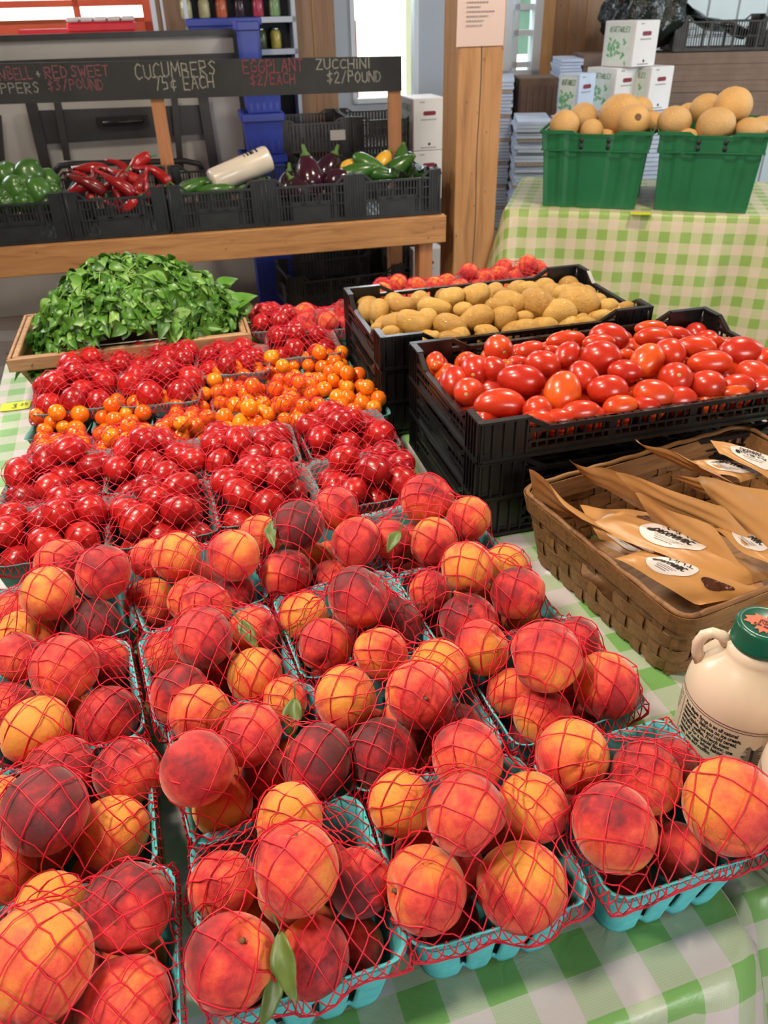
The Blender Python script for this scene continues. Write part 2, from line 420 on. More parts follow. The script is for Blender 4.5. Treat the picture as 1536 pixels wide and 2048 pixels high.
# ---------------------------------------------------------------- the display table and its gingham cloths
def rot2(x, y, a): return (x*math.cos(a)-y*math.sin(a), x*math.sin(a)+y*math.cos(a))
def cloth_mesh(corner, ang, wx, wy, drop, rad, seed, mat, name, topz=TZ, sides=1.0):
    """tablecloth: flat top with rounded front corners and wavy hanging sides. corner = front right corner"""
    r = rng(seed); mb = MB(); n = 26
    ex = Vector((math.cos(ang), math.sin(ang), 0)); ey = Vector((-math.sin(ang), math.cos(ang), 0)); o = Vector((corner[0], corner[1], 0))
    # outline (local coordinates, x from -wx to 0, y from 0 to wy)
    pts = []
    def arc(cx, cy, a0, a1):
        for k in range(9):
            a = math.radians(a0+(a1-a0)*k/8); pts.append((cx+rad*math.cos(a), cy+rad*math.sin(a), math.cos(a), math.sin(a), 1.0))
    def line(x0, y0, x1, y1, nx, ny):
        L = math.hypot(x1-x0, y1-y0); k = max(2, int(L/.03))
        for i in range(1, k): pts.append((x0+(x1-x0)*i/k, y0+(y1-y0)*i/k, nx, ny, 0.0))
    arc(-rad, rad, -90, 0); line(0, rad, 0, wy-rad, 1, 0); arc(-rad, wy-rad, 0, 90); line(-rad, wy, -wx+rad, wy, 0, 1)
    arc(-wx+rad, wy-rad, 90, 180); line(-wx, wy-rad, -wx, rad, -1, 0); arc(-wx+rad, rad, 180, 270); line(-wx+rad, 0, -rad, 0, 0, -1)
    K = len(pts); per = [0.0]
    for i in range(1, K): per.append(per[-1]+math.hypot(pts[i][0]-pts[i-1][0], pts[i][1]-pts[i-1][1]))
    ph = [r.uniform(0, 6) for _ in range(4)]
    rows = [(0.0, 0.0), (.006, .0012), (.011, .006), (.014, .016), (.017, .05), (.02, .11), (.025, .2), (.03, .32), (.035, .46), (.04, drop)]
    V = []; UV = []
    for out, dn in rows:
        for i, (x, y, nx, ny, cr) in enumerate(pts):
            s = per[i]
            wv = (math.sin(s*17+ph[0])*.5+math.sin(s*31+ph[1])*.3+math.sin(s*9+ph[2])*.5)
            amp = .0 if dn < .012 else min(dn, .35)*(.075+.12*cr)
            sf = sides if abs(nx) > .9 else 1.0
            of = out*max(sf, .35) + amp*(1+wv)*sf
            V.append(o + ex*(x+nx*of) + ey*(y+ny*of) + Vector((0,0,topz-dn)))
            UV.append((x+nx*(dn+min(out, .017)), y+ny*(dn+min(out, .017))))
    base = len(V)
    nx_, ny_ = 50, 30
    for j in range(len(rows)-1):
        for i in range(K):
            mb.f.append((j*K+i, (j+1)*K+i, (j+1)*K+(i+1)%K, j*K+(i+1)%K))
    # top as ngon
    mb.f.append(tuple(range(K)))
    mb.v = [tuple(p) for p in V]; mb.m = [0]*len(mb.f); mb.sm = [True]*(len(mb.f)-1)+[False]
    me = mb.mesh(name, MAT[mat])
    uvl = me.uv_layers.new(name='UVMap')
    for lp in me.loops: uvl.data[lp.index].uv = UV[lp.vertex_index]
    return me
FC = P(1500, 1888, TZ)                 # front right corner of the near table
ga = math.radians(17)
me = cloth_mesh((FC.x+.012, FC.y-.008), ga, .83, 1.93, .55, .055, 3, 'gingham_near', 'tablecloth', sides=.12)
o = mkobj('tablecloth', me); tag(o, 'green and white gingham plastic tablecloth under the peach and tomato baskets', 'tablecloth')
uvx = Vector((math.cos(ga), math.sin(ga), 0)); uvy = Vector((-math.sin(ga), math.cos(ga), 0))
TC = Vector((FC.x+.012, FC.y-.008, 0))
def tl(x, y, z=0): return TC + uvx*x + uvy*y + Vector((0,0,TZ+z))
# second cloth on the adjoining table
c2 = tl(.825, .055)
me = cloth_mesh((c2.x, c2.y), ga, .80, 1.86, .55, .02, 5, 'gingham_near', 'tablecloth', topz=TZ-.0002, sides=.12)
o = mkobj('tablecloth', me); tag(o, 'gingham plastic tablecloth of the adjoining table under the syrup jugs and black crates', 'tablecloth')
def plain_table(label, cx0, cx1, cy0, cy1):
    t = empty('folding_table', tl((cx0+cx1)/2, (cy0+cy1)/2, -TZ), ga); M = t.matrix_basis.inverted()
    hx, hy = (cx1-cx0)/2, (cy1-cy0)/2
    mb = MB(); mb.box((0,0,TZ-.021), (2*hx, 2*hy, .034), ch=.004); mb.build('table_top', MAT['grey_plastic'], t)
    for sx in (-1, 1):
        for sy in (-1, 1):
            l = MB(); l.tube([(sx*(hx-.08), sy*(hy-.1), 0), (sx*(hx-.08), sy*(hy-.1), TZ-.04)], .014, 10); l.build('leg', MAT['dark_metal'], t)
    tag(t, label, 'table')
plain_table('folding display table hidden under the gingham cloth with the peaches', -.815, -.015, .015, 1.91)
plain_table('adjoining folding table hidden under the cloth below the black crates', .04, .81, .07, 1.90)

# ---------------------------------------------------------------- pulp baskets
def pulp_mesh(a, h, name, dim, slots=3):
    """square moulded pulp basket: a half width at the rim, tapered, with fluted walls and slots"""
    mb = MB(); ns = 36; nh = 15
    rc = a*.22
    def ring(t, half):
        side = int(t // 1) % 4; f = (t % 1.0)
        L = half-rc
        # straight part 0.08..0.92, corner arcs elsewhere
        k = .10
        if f < k or f > 1-k:
            if f > 1-k: an = (f-(1-k))/k*45; sd = side; sgn = 1; cx, cy = L, -L; a0 = -90; A = math.radians(a0+an); px, py = cx+rc*math.cos(A), cy+rc*math.sin(A)
            else: an = (k-f)/k*45; cx, cy = -L, -L; A = math.radians(-90-an); px, py = cx+rc*math.cos(A), cy+rc*math.sin(A)
        else:
            u = (f-k)/(1-2*k); px, py = -L+2*L*u, -half
        return (px, py), side, f
    NU = 4*ns
    def fn(i, j):
        hh = j/(nh-1); t = i/ns
        half = a*(.79+.19*hh) + (.0035 if j == nh-1 else 0) + (a*.012 if hh > .82 else 0)
        (px, py), side, f = ring(t, half)
        fl = 0; arch = 0
        for c in ((.25, .5, .75) if slots == 3 else (.33, .67)):
            d = abs(f-c)
            e = math.exp(-(d/.035)**2)
            fl += e*max(0, (1-hh*1.25))*.004*a/.08
            arch += math.exp(-(d/.045)**2)*.005*a/.08
        z = h*hh + (arch*(1-hh)**3 if hh < .9 else 0) + (math.sin(i*1.7)*.0004 + math.sin(i*.61)*.0007 if hh > .95 else 0)
        py += fl
        A = side*math.pi/2
        x, y = rot2(px, py, A)
        return (x, y, z)
    def skip(i, j):
        f = (i % ns)/ns
        for c in ((.25, .5, .75) if slots == 3 else (.33, .67)):
            if abs(f+.5/ns-c) < .022 and 2 <= j <= 6: return True
        return False
    mb.grid(NU, nh, fn, 0, True, closed_u=True, skip=skip)
    # floor
    k0 = len(mb.v); q = a*.74
    mb.grid(5, 5, lambda i, j: (-q+2*q*i/4, -q+2*q*j/4, .012*a/.08+.001), 0, True)
    return mb.mesh(name, MAT['pulp_teal_dim' if dim else 'pulp_teal'])
BH = .100
PULP = {}
for dim in (0, 1):
    PULP['q', dim] = pulp_mesh(.081, BH, 'quart_basket', dim)
    PULP['p', dim] = pulp_mesh(.056, .070, 'pint_basket', dim, 2)
def put_basket(px, zr, kind, dim, label, group, cat='basket'):
    pts = [P(u, v, TZ+zr) for u, v in px] if px is not None else None
    c = sum(pts, Vector())/4
    d = (pts[1]-pts[0]) + (pts[2]-pts[3])
    return c, math.atan2(d.y, d.x)
def basket_at(c, ang, kind, dim, label, group):
    o = mkobj('pulp_basket', PULP[kind, dim]); o.location = (c.x, c.y, TZ+.0006); o.rotation_euler = (0,0,ang)
    solidify(o, .0016, 1.0)
    tag(o, label, 'basket', group)
    return o

# ---------------------------------------------------------------- fruit meshes
def sphere_pts(fn, nu, nv, mb, m=0):
    """closed sphere-like surface, fn(theta, phi) -> r"""
    vs = []; fs = []
    for j in range(1, nv):
        th = math.pi*j/nv
        for i in range(nu):
            ph = 2*math.pi*i/nu; p = fn(th, ph); vs.append(p)
    top = fn(0.0, 0.0); bot = fn(math.pi, 0.0)
    for j in range(nv-2):
        for i in range(nu):
            fs.append((j*nu+i, (j+1)*nu+i, (j+1)*nu+(i+1)%nu, j*nu+(i+1)%nu))
    a = len(vs); vs += [top, bot]
    for i in range(nu):
        fs.append((a, i, (i+1)%nu)); fs.append((a+1, (nv-2)*nu+(i+1)%nu, (nv-2)*nu+i))
    mb.add(vs, fs, m, True)
def blob(name, mat, nu=28, nv=20, sz=1.0, sx=1.0, dim=0.0, dimw=.3, sut=0.0, tip=0.0, lump=0.0, lobes=0, lob=0.0, seed=0, bend=0.0, tipr=0.0, egg=0.0):
    r = rng(seed); a = [r.uniform(0, 6.28) for _ in range(8)]
    def fn(th, ph):
        rr = 1.0
        rr *= 1 - dim*math.exp(-(th/dimw)**2) - tip*.5*math.exp(-((math.pi-th)/.35)**2)
        if tipr: rr *= 1 + tipr*math.exp(-((math.pi-th)/.28)**2)
        if sut:
            d = math.atan2(math.sin(ph), math.cos(ph))
            rr *= 1 - sut*math.exp(-(d/.16)**2)*min(1, math.sin(th)*1.6+.25)
        if lobes: rr *= 1 + lob*math.cos(lobes*ph+a[6])*math.sin(th)**1.0*(.4+.6*math.exp(-(th/1.2)**2))
        if lump: rr *= 1 + lump*(math.sin(2*ph+a[0])*math.sin(th)*math.sin(th) + .7*math.sin(3*th+a[1])*math.cos(ph+a[2])*math.sin(th)+.5*math.sin(2*th+a[3])*math.cos(ph*2+a[4])*math.sin(th))
        x = rr*math.sin(th)*math.cos(ph)*sx; y = rr*math.sin(th)*math.sin(ph)*sx; z = rr*math.cos(th)*sz
        if egg: k = 1+egg*(z/sz); x *= k; y *= k
        if bend: x += bend*(z*z/(sz*sz))
        return (x, y, z)
    mb = MB(); sphere_pts(fn, nu, nv, mb); return mb.mesh(name, MAT[mat])
PEACH = [blob('peach', 'peach_skin', 40, 28, .94, 1.0, .24, .30, .045, .05, .018, seed=1),
         blob('peach', 'peach_skin', 40, 28, 1.0, .97, .20, .26, .06, .08, .025, seed=2, tipr=.03),
         blob('peach', 'peach_skin', 40, 28, .96, 1.0, .26, .33, .05, .04, .03, seed=3),
         blob('peach', 'peach_skin', 40, 28, 1.04, .96, .18, .25, .04, .0, .03, seed=4, tipr=.05)]
TOMATO = [blob('tomato', 'tomato_skin', 20, 14, .92, 1.0, .10, .3, lump=.012, seed=5, lobes=5, lob=.012),
          blob('tomato', 'tomato_skin', 20, 14, .98, 1.0, .08, .3, lump=.02, seed=6)]
LTOM = [blob('tomato', 'tomato_skin', 20, 16, 1.35, 1.0, .04, .25, lump=.02, seed=7), blob('tomato', 'tomato_skin', 20, 16, 1.2, 1.0, .04, .25, lump=.03, seed=8)]
ROMA = [blob('roma', 'roma_skin', 28, 22, 1.0, 1.0, .05, .20, lump=.015, seed=9, egg=.05), blob('roma', 'roma_skin', 28, 22, 1.0, 1.0, .05, .20, lump=.03, seed=10, egg=-.06),
        blob('roma', 'roma_skin', 28, 22, 1.0, 1.0, .04, .20, lump=.02, seed=12, bend=.12)]
CHERRY = [blob('cherry', 'orange_cherry_skin', 16, 12, .98, 1.0, .05, .25, seed=11)]
POTATO = [blob('potato', 'potato_skin', 26, 18, 1.0, 1.0, lump=.04, seed=21), blob('potato', 'potato_skin', 26, 18, 1.0, 1.0, lump=.06, seed=22, egg=.1), blob('potato', 'potato_skin', 26, 18, 1.0, 1.0, lump=.05, seed=23, bend=.15)]
MELON = [blob('melon', 'melon_rind', 36, 24, .97, 1.0, .03, .15, lump=.012, seed=31)]
mb = MB(); mb.tube([(0,0,.70), (.01,0,.76), (.0,.02,.83)], [.075,.06,.05], 8); STEM = mb.mesh('stem', MAT['stem_brown'])
mb = MB()
for k in range(5):
    a = k*2*math.pi/5
    mb.add([(0,0,.93), (.16*math.cos(a-.35),.16*math.sin(a-.35),.96), (.42*math.cos(a),.42*math.sin(a),.93), (.16*math.cos(a+.35),.16*math.sin(a+.35),.96)], [(0,1,2,3)])
mb.tube([(0,0,.9),(0,0,1.06)], .05, 6); CALYX = mb.mesh('calyx', MAT['calyx_green'])
mb = MB(); mb.lathe([(.0,.975),(.06,.985),(.10,.975),(.13,.955),(.15,.93)], 12, cap=False); SCAR = mb.mesh('stem_scar', MAT['scar_tan'])

def leaf_mesh(L, Wd, curl, fold, name, mat, nx=5, ny=9, tw=0.0):
    mb = MB()
    def fn(i, j):
        t = j/(ny-1); w = Wd*math.sin(math.pi*min(1, t**.8*.98+.01))*(1-.25*t)
        u = (i/(nx-1)-.5)*2
        x = u*w; y = L*t; z = curl*math.sin(t*1.8)*L - curl*L*t*t*1.2 + abs(u)*fold*w + .02*L*math.sin(t*14+u*2)*abs(u)
        return (x*math.cos(tw*t)-z*math.sin(tw*t)*.3, y, z+x*math.sin(tw*t))
    mb.grid(nx, ny, fn); return mb.mesh(name, MAT[mat])

# ---------------------------------------------------------------- nets
def net_object(centres, radii, a, zr, seed, ncell, parent_M, name='red_net', skirt=.018, rad=.00078, front_bundle=False):
    """elastic diamond net pulled over the fruit: relaxed as a membrane resting on the fruit"""
    rs = np.random.RandomState(seed); n = ncell; n2 = 2*n; n2 -= n2 % 2
    G = 2*n2+1 if False else 2*n+1
    # fine grid: G nodes per side, coarse nodes at even indices
    g = np.linspace(-1, 1, G); X, Y = np.meshgrid(g, g, indexing='ij')
    wx = .10*np.sin(2.2*Y+rs.uniform(0,6))*(1-X**2) + .05*np.sin(5*Y+rs.uniform(0,6))*(1-X**2)
    wy = .10*np.sin(2.2*X+rs.uniform(0,6))*(1-Y**2) + .05*np.sin(5*X+rs.uniform(0,6))*(1-Y**2)
    Pn = np.stack([(X+wx)*a, (Y+wy)*a, np.full_like(X, zr+.10)], -1)
    C0 = np.array(centres); R0 = np.array(radii)
    zz = np.full_like(X, zr)
    for c, r in zip(C0, R0):
        d2 = (Pn[...,0]-c[0])**2+(Pn[...,1]-c[1])**2
        zz = np.maximum(zz, np.where(d2 < (r*1.1)**2, c[2]+np.sqrt(np.maximum(0, (r*1.1)**2-d2)), zr))
    Pn[..., 2] = zz + .004
    edge = np.zeros_like(X, bool); edge[0,:]=edge[-1,:]=edge[:,0]=edge[:,-1]=True
    # along the rim the strands bunch up unevenly
    bunch = lambda s, k: s + .05*np.sin(k[0]+s*4.5)*(1-s**2) + .03*np.sin(k[1]+s*9)*(1-s**2)
    for sl, ax in (((0, slice(None)), 1), ((-1, slice(None)), 1), ((slice(None), 0), 0), ((slice(None), -1), 0)):
        k = rs.uniform(0, 6, 2); Pn[sl][..., ax] = bunch(g, k)*a
        Pn[sl][..., 2] = zr + .002
    fixed = Pn[edge].copy()
    C = np.array(centres); R = np.array(radii)+.0014
    for it in range(70):
        A = .25*(np.roll(Pn,1,0)+np.roll(Pn,-1,0)+np.roll(Pn,1,1)+np.roll(Pn,-1,1))
        Pn = .15*Pn+.85*A; Pn[edge] = fixed
        for c, r in zip(C, R):
            d = Pn-c; L = np.sqrt((d**2).sum(-1)); k = L < r
            if k.any(): Pn[k] = c + d[k]/np.maximum(L[k], 1e-6)[:,None]*r
        Pn[edge] = fixed
    # loosen: random sideways play of the knots, then push out of the fruit again
    J = rs.normal(0, .0013, Pn.shape); J[edge] = 0
    ii, jj = np.meshgrid(np.arange(G), np.arange(G), indexing='ij')
    J[(ii % 2 == 1) | (jj % 2 == 1)] *= .25
    Pn = Pn+J
    for c, r in zip(C, R):
        d = Pn-c; L = np.sqrt((d**2).sum(-1)); k = L < r
        if k.any(): Pn[k] = c + d[k]/np.maximum(L[k], 1e-6)[:,None]*r
    mb = MB(); paths = []
    H = (G-1)//2
    for i in range(0, H):
        for j in range(0, H+1):
            if (i+j) % 2: continue
            for dj in (1, -1):
                if not (0 <= j+dj <= H): continue
                p = [Pn[2*i, 2*j], Pn[2*i+1, 2*j+dj], Pn[2*i+2, 2*j+2*dj]]
                paths.append(p)
    # skirt over the outside of the rim
    rim = []
    for i in range(0, G, 2): rim.append((Pn[i,0], (0,-1), i))
    for j in range(2, G, 2): rim.append((Pn[-1,j], (1,0), j))
    for i in range(G-3, -1, -2): rim.append((Pn[i,-1], (0,1), i))
    for j in range(G-3, 0, -2): rim.append((Pn[0,j], (-1,0), j))
    K = len(rim); prev = [np.array(p) for p, _, _ in rim]
    outn = []
    for p, nn, _ in rim:
        v = np.array([p[0], p[1]])/a; v = np.sign(v)*np.abs(v)**8; v = v/ (np.linalg.norm(v)+1e-9); outn.append(v)
    rows = 2
    for rI in range(rows):
        cur = []
        for k in range(K):
            m = (k+1) % K
            base = (np.array(rim[k][0])+np.array(rim[m][0]))/2 if rI % 2 == 0 else np.array(rim[k][0])
            on = (outn[k]+outn[m]) if rI % 2 == 0 else outn[k]
            on = on/np.linalg.norm(on)
            q = base.copy(); q[:2] = base[:2]*(1-.02*(rI+1)) + on*(.0065)
            gather = 1.0
            q[2] = zr+.002-skirt*(rI+1)/rows*(.85+.3*rs.rand()) + .004*math.sin(k*.5+seed)
            cur.append(q)
        for k in range(K):
            if rI % 2 == 0:
                paths.append([prev[k], cur[k]]); paths.append([prev[(k+1) % K], cur[k]])
            else:
                paths.append([prev[k-1], cur[k]]); paths.append([prev[k], cur[k]])
        prev = cur
    for s in range(3):
        cord = [prev[k % K]+np.array([0,0,-.001*s+.0008*math.sin(k*1.3+s)]) for k in range(K+1)]
        paths.append(cord)
    for p in paths:
        mb.tube([Vector(q) for q in p], rad, 3, 0, True, False)
    me = mb.mesh(name, MAT['net_red'])
    o = mkobj(name, me); o.matrix_world = parent_M
    return o

def relax(cs, rs_, fixed_w, a, zmin, iters=40, dome=None, zr=.1):
    C = np.array(cs, float); R = np.array(rs_); n = len(C); Wt = np.array(fixed_w, float)
    for it in range(iters):
        d = C[:,None]-C[None]; L = np.sqrt((d**2).sum(-1))+np.eye(n)*9
        ov = np.maximum(0, (R[:,None]+R[None])*.985-L)
        w = Wt[:,None]/(Wt[:,None]+Wt[None]+1e-9)
        C += (d/L[...,None]*(ov*w)[...,None]).sum(1)*.7
        hw = a*(.78+.2*np.clip((C[:,2])/zr, 0, 1.0))-R-.003
        low = C[:,2] < zr+.3*R
        for ax in (0, 1):
            lim = np.where(low, np.maximum(hw, .0), np.maximum(a-R*.75, 0))
            lim = np.where(Wt < .5, a-.5*R, lim)
            C[:,ax] = np.clip(C[:,ax], -lim, lim)
        C[:,2] = np.maximum(C[:,2], zmin+R)
        if dome is not None:
            mx = zr+dome*(1-(C[:,0]/a)**2*.75)*(1-(C[:,1]/a)**2*.75)-R
            C[:,2] = np.where(C[:,2] > mx, np.maximum(mx, zmin+R), C[:,2])
    return C
def pack(n, rfun, a, h, dome, seed, iters=220):
    rs = np.random.RandomState(seed)
    R = np.array([rfun(rs) for _ in range(n)])
    C = np.stack([rs.uniform(-a*.6, a*.6, n), rs.uniform(-a*.6, a*.6, n), rs.uniform(.02, h+dome*.7, n)], 1)
    for it in range(iters):
        C[:,2] -= .0006 if it < iters*.6 else 0
        C = relax(C, R, np.ones(n), a, .006, 1, dome, h)
    return C, R

PLACES = ['front', 'back', 'left', 'right']
def where_words(x, y, z, allp, R):
    """words that single a fruit out in its basket"""
    t = []
    if y < -.25: t.append('front')
    elif y > .25: t.append('back')
    if x < -.25: t.append('left')
    elif x > .25: t.append('right')
    return ' '.join(t) if t else 'middle'

PEACH_WORDS = [(-9, 'golden'), (.28, 'orange'), (.46, 'salmon red'), (.60, 'crimson'), (.74, 'dark maroon')]
def tone_word(t):
    w = 'golden'
    for a, b in PEACH_WORDS:
        if t >= a: w = b
    return w

def unique_labels(objs, base, minlen=None):
    """objs: list of (obj, label stem, x, y); adds an ordinal place when a stem repeats"""
    from collections import defaultdict
    d = defaultdict(list)
    for o in objs: d[o[1]].append(o)
    for stem, L in d.items():
        if len(L) == 1: L[0][0]['label'] = stem; continue
        L.sort(key=lambda q: q[2])
        names = {2: ['the left one', 'the right one'], 3: ['the leftmost', 'the middle one', 'the rightmost']}.get(len(L))
        for k, q in enumerate(L):
            q[0]['label'] = stem + ', ' + (names[k] if names else ['the leftmost', 'second from left', 'third from left', 'fourth from left', 'fifth from left', 'sixth from left', 'seventh from left'][min(k,6)])

# peach baskets: rim corners (FL, FR, BR, BL) in the photo, then peaches (u, v, diameter px, height, tone, orientation)
# orientation: None random, or (u direction, v direction) of the stem end towards the camera plane
PB = {
 'A1': ('leftmost column, front', [(-30,2200),(352,2105),(307,1747),(-60,1850)], [
    (75,1935,250,.150,.34,None),(250,1835,178,.125,.62,(.0,.1,1)),(100,1818,140,.105,.10,None),(245,2010,190,.095,.55,None),(20,2085,160,.09,.5,None)]),
 'A2': ('leftmost column, second row', [(-50,1810),(292,1713),(288,1488),(-30,1570)], [
    (102,1630,172,.145,.66,None),(252,1546,132,.125,.55,None),(120,1545,140,.105,.42,None),(205,1685,145,.085,.12,None),(-5,1610,120,.12,.25,None),(5,1745,135,.105,.18,None)]),
 'A3': ('leftmost column, third row', [(-30,1545),(283,1455),(254,1284),(-30,1365)], [
    (127,1343,136,.145,.30,None),(75,1455,136,.125,.12,None),(213,1438,130,.10,.48,None),(208,1330,105,.09,.60,None),(20,1410,110,.095,.45,None),(35,1322,95,.11,.62,None)]),
 'A4': ('leftmost column, last row', [(-20,1340),(258,1262),(240,1115),(15,1180)], [
    (98,1197,110,.145,.28,None),(204,1155,110,.145,.50,None),(122,1132,108,.125,.40,None),(60,1270,118,.09,.15,None),(188,1255,118,.085,.85,None),(28,1235,90,.09,.5,None)]),
 'B1': ('second column, front', [(410,2035),(825,1900),(725,1590),(375,1690)], [
    (592,1738,178,.165,.30,(.0,.9,.1)),(462,1922,184,.135,.42,(.35,.7,.35)),(625,1915,150,.115,.60,None),(447,1772,140,.10,.28,None),(716,1775,135,.105,.66,None),(578,1640,140,.135,.22,None),(725,1900,90,.06,.6,None)]),
 'B2': ('second column, second row', [(392,1672),(707,1568),(630,1370),(325,1465)], [
    (392,1537,152,.150,.38,None),(508,1473,126,.145,.64,None),(615,1522,145,.115,.70,None),(415,1437,125,.115,.18,None),(458,1612,120,.085,.10,None),(562,1410,90,.10,.30,None),(530,1545,110,.08,.62,None)]),
 'B3': ('second column, third row', [(310,1445),(594,1350),(536,1221),(281,1281)], [
    (405,1280,124,.150,.72,None),(363,1386,122,.120,.42,None),(510,1350,116,.105,.05,None),(505,1268,104,.115,.48,None),(412,1213,100,.125,.28,None),(335,1310,95,.09,.5,None)]),
 'B4': ('second column, last row', [(273,1268),(518,1192),(495,1070),(255,1140)], [
    (302,1192,104,.130,.40,(.05,.0,1)),(356,1120,100,.145,.30,None),(466,1120,106,.145,.40,None),(398,1192,98,.110,.22,None),(300,1145,80,.11,.35,None),(450,1200,90,.08,.6,None)]),
 'C1': ('third column, front', [(840,1890),(1195,1790),(1030,1510),(720,1590)], [
    (862,1762,168,.125,.22,(-.9,.1,.3)),(1040,1765,176,.120,.34,(-.95,.0,.25)),(925,1642,164,.165,.60,None),(802,1608,130,.120,.18,None),(1062,1622,140,.125,.24,None),(938,1530,148,.140,.46,(0,1,.4)),(930,1745,100,.07,.5,None)]),
 'C2': ('third column, second row', [(715,1580),(1012,1490),(900,1300),(628,1370)], [
    (698,1390,130,.145,.24,None),(833,1398,134,.150,.42,(.2,.1,.9)),(877,1340,122,.130,.08,None),(770,1500,142,.110,.78,None),(757,1315,110,.130,.16,(-.6,.5,.4)),(925,1475,110,.075,.58,None)]),
 'C3': ('third column, third row', [(611,1343),(864,1281),(768,1148),(554,1205)], [
    (713,1198,124,.160,.74,None),(653,1288,112,.125,.60,(.0,-.5,.8)),(610,1235,100,.105,.16,None),(785,1260,110,.095,.66,None),(760,1215,80,.08,.6,None)]),
 'C4': ('third column, last row', [(546,1200),(760,1135),(700,1010),(505,1060)], [
    (603,1052,104,.155,.78,None),(670,1030,90,.150,.34,None),(522,1072,86,.130,.26,None),(695,1095,102,.130,.38,None),(580,1145,104,.110,.66,(.5,.3,.4)),(670,1142,92,.125,.62,None)]),
 'D1': ('rightmost column, front', [(1205,1780),(1530,1690),(1350,1440),(1075,1530)], [
    (1147,1512,150,.155,.14,(.1,.15,.9)),(1233,1648,172,.150,.40,None),(1455,1612,190,.135,.22,None),(1290,1570,140,.115,.50,None),(1325,1545,120,.095,.60,None),(1310,1700,100,.05,.7,None)]),
 'D2': ('rightmost column, second row', [(1045,1480),(1300,1400),(1140,1235),(890,1310)], [
    (967,1300,112,.150,.26,None),(1092,1313,144,.165,.30,None),(1212,1372,132,.130,.42,None),(1085,1435,116,.100,.32,None),(1150,1290,95,.12,.48,None),(1020,1380,100,.08,.5,None)]),
 'D3': ('rightmost column, third row', [(896,1288),(1120,1235),(985,1100),(800,1155)], [
    (935,1152,106,.155,.28,(0,-.7,.4)),(940,1228,118,.130,.70,(0,.8,.6)),(1033,1190,106,.140,.56,None),(1012,1137,98,.125,.08,None),(862,1185,90,.10,.62,None),(1060,1240,80,.07,.2,None)]),
 'D4': ('rightmost column, last row', [(786,1149),(985,1095),(900,990),(730,1035)], [
    (857,1083,100,.150,.28,(-.95,.2,.2)),(862,1005,104,.150,.34,None),(922,1035,88,.140,.26,None),(790,1082,84,.120,.40,None),(925,1085,80,.08,.6,None)]),
}
INFO = {}
for key, (wh, rim, pe) in PB.items():
    c, ang = put_basket(rim, BH, 'q', 0, None, None)
    basket_at(c, ang, 'q', 0 , 'turquoise pulp basket of netted peaches, %s' % wh, 'turquoise peach baskets')
    Mb = Matrix.Translation(Vector((c.x, c.y, TZ))) @ Matrix.Rotation(ang, 4, 'Z'); Mi = Mb.inverted()
    cs = []; Rr = []; wt = []; meta = []
    for (u, v, dpx, z, tone, ori) in pe:
        best = None
        for dz in [0, -.006, .006, -.012, .012, -.018, .018, -.024, .024, -.03, .03, -.036, .036, -.045, .045]:
            if not (.045 <= z+dz <= .185): continue
            p = P(u, v, TZ+z+dz); R = dpx*depth(p)/F/2; q = Mi @ p
            lim = .081-.62*min(max(R, .026), .0435)
            ex = max(0, abs(q.x)-lim)+max(0, abs(q.y)-lim)
            if best is None or ex < best[0]-.0005: best = (ex, z+dz)
        z = best[1]; p = P(u, v, TZ+z)
        dd = (p-CAM); cosv = dd.normalized().dot(fw)
        R = dpx*depth(p)/F/2*1.0
        # keep the sizes within what a peach can be
        R = min(max(R, .026), .0435)
        q = Mi @ p; cs.append(tuple(q)); Rr.append(R); wt.append(.06 if z > .08 else .5); meta.append((tone, ori, True))
    r = rng(len(key)*7+sum(map(ord, key)))
    for k in range(5):
        x, y = [(-.034,-.034),(.034,-.034),(.034,.034),(-.034,.034),(0,0)][k]
        cs.append((x+r.uniform(-.004,.004), y+r.uniform(-.004,.004), .042 if k < 4 else .075)); Rr.append(r.uniform(.029,.032)); wt.append(1.0); meta.append((r.uniform(.25,.7), None, False))
    C = relax(cs, Rr, wt, .081, .008, 60, None, BH)
    labs = []
    for k, (ctr, R) in enumerate(zip(C, Rr)):
        tone, ori, vis = meta[k]
        q = ctr
        if not vis:
            # drop buried fillers that ended up poking through the basket wall or hopelessly overlapping
            if abs(q[0]) > .062 or abs(q[1]) > .062: continue
        o = mkobj('peach', PEACH[(k+len(key)+ord(key[0])+ord(key[1])) % 4])
        o.location = Mb @ Vector(q); o.scale = (R, R, R)
        if ori is not None:
            d = (rt*ori[0] + up*ori[1] - fw*ori[2]).normalized()
            qq = d.to_track_quat('Z', 'Y') @ Quaternion((0,0,1), r.uniform(0, 6.28))
        else:
            qq = Euler((r.uniform(0,6.28), r.uniform(0,6.28), r.uniform(0,6.28))).to_quaternion()
            d = qq @ Vector((0,0,1))
            if d.dot(-fw) > .5: qq = Quaternion(rt, math.pi) @ qq     # stem end away from the camera unless the photo shows it
        o.rotation_euler = qq.to_euler()
        o.color = (tone, 0, 0, 1)
        if ori is not None:
            s = mkobj('stem', STEM, o)
        o['category'] = 'peach'; o['group'] = 'peaches in the netted baskets'
        nx, ny = q[0]/.081, q[1]/.081
        stem = '%s %speach, %s of basket in %s' % (tone_word(tone), '' if vis else 'bottom layer ', where_words(nx, ny, q[2], None, R), wh)
        labs.append((o, stem, q[0], q[1]))
    unique_labels(labs, None)
    net = net_object([list(q) for q in C], Rr, .083, BH, sum(map(ord, key)), 17, Mb)
    tag(net, 'red mesh net over the peach basket in the %s' % wh, 'net', 'red nets over the peach baskets')
    INFO[key] = (Mb, C, Rr)

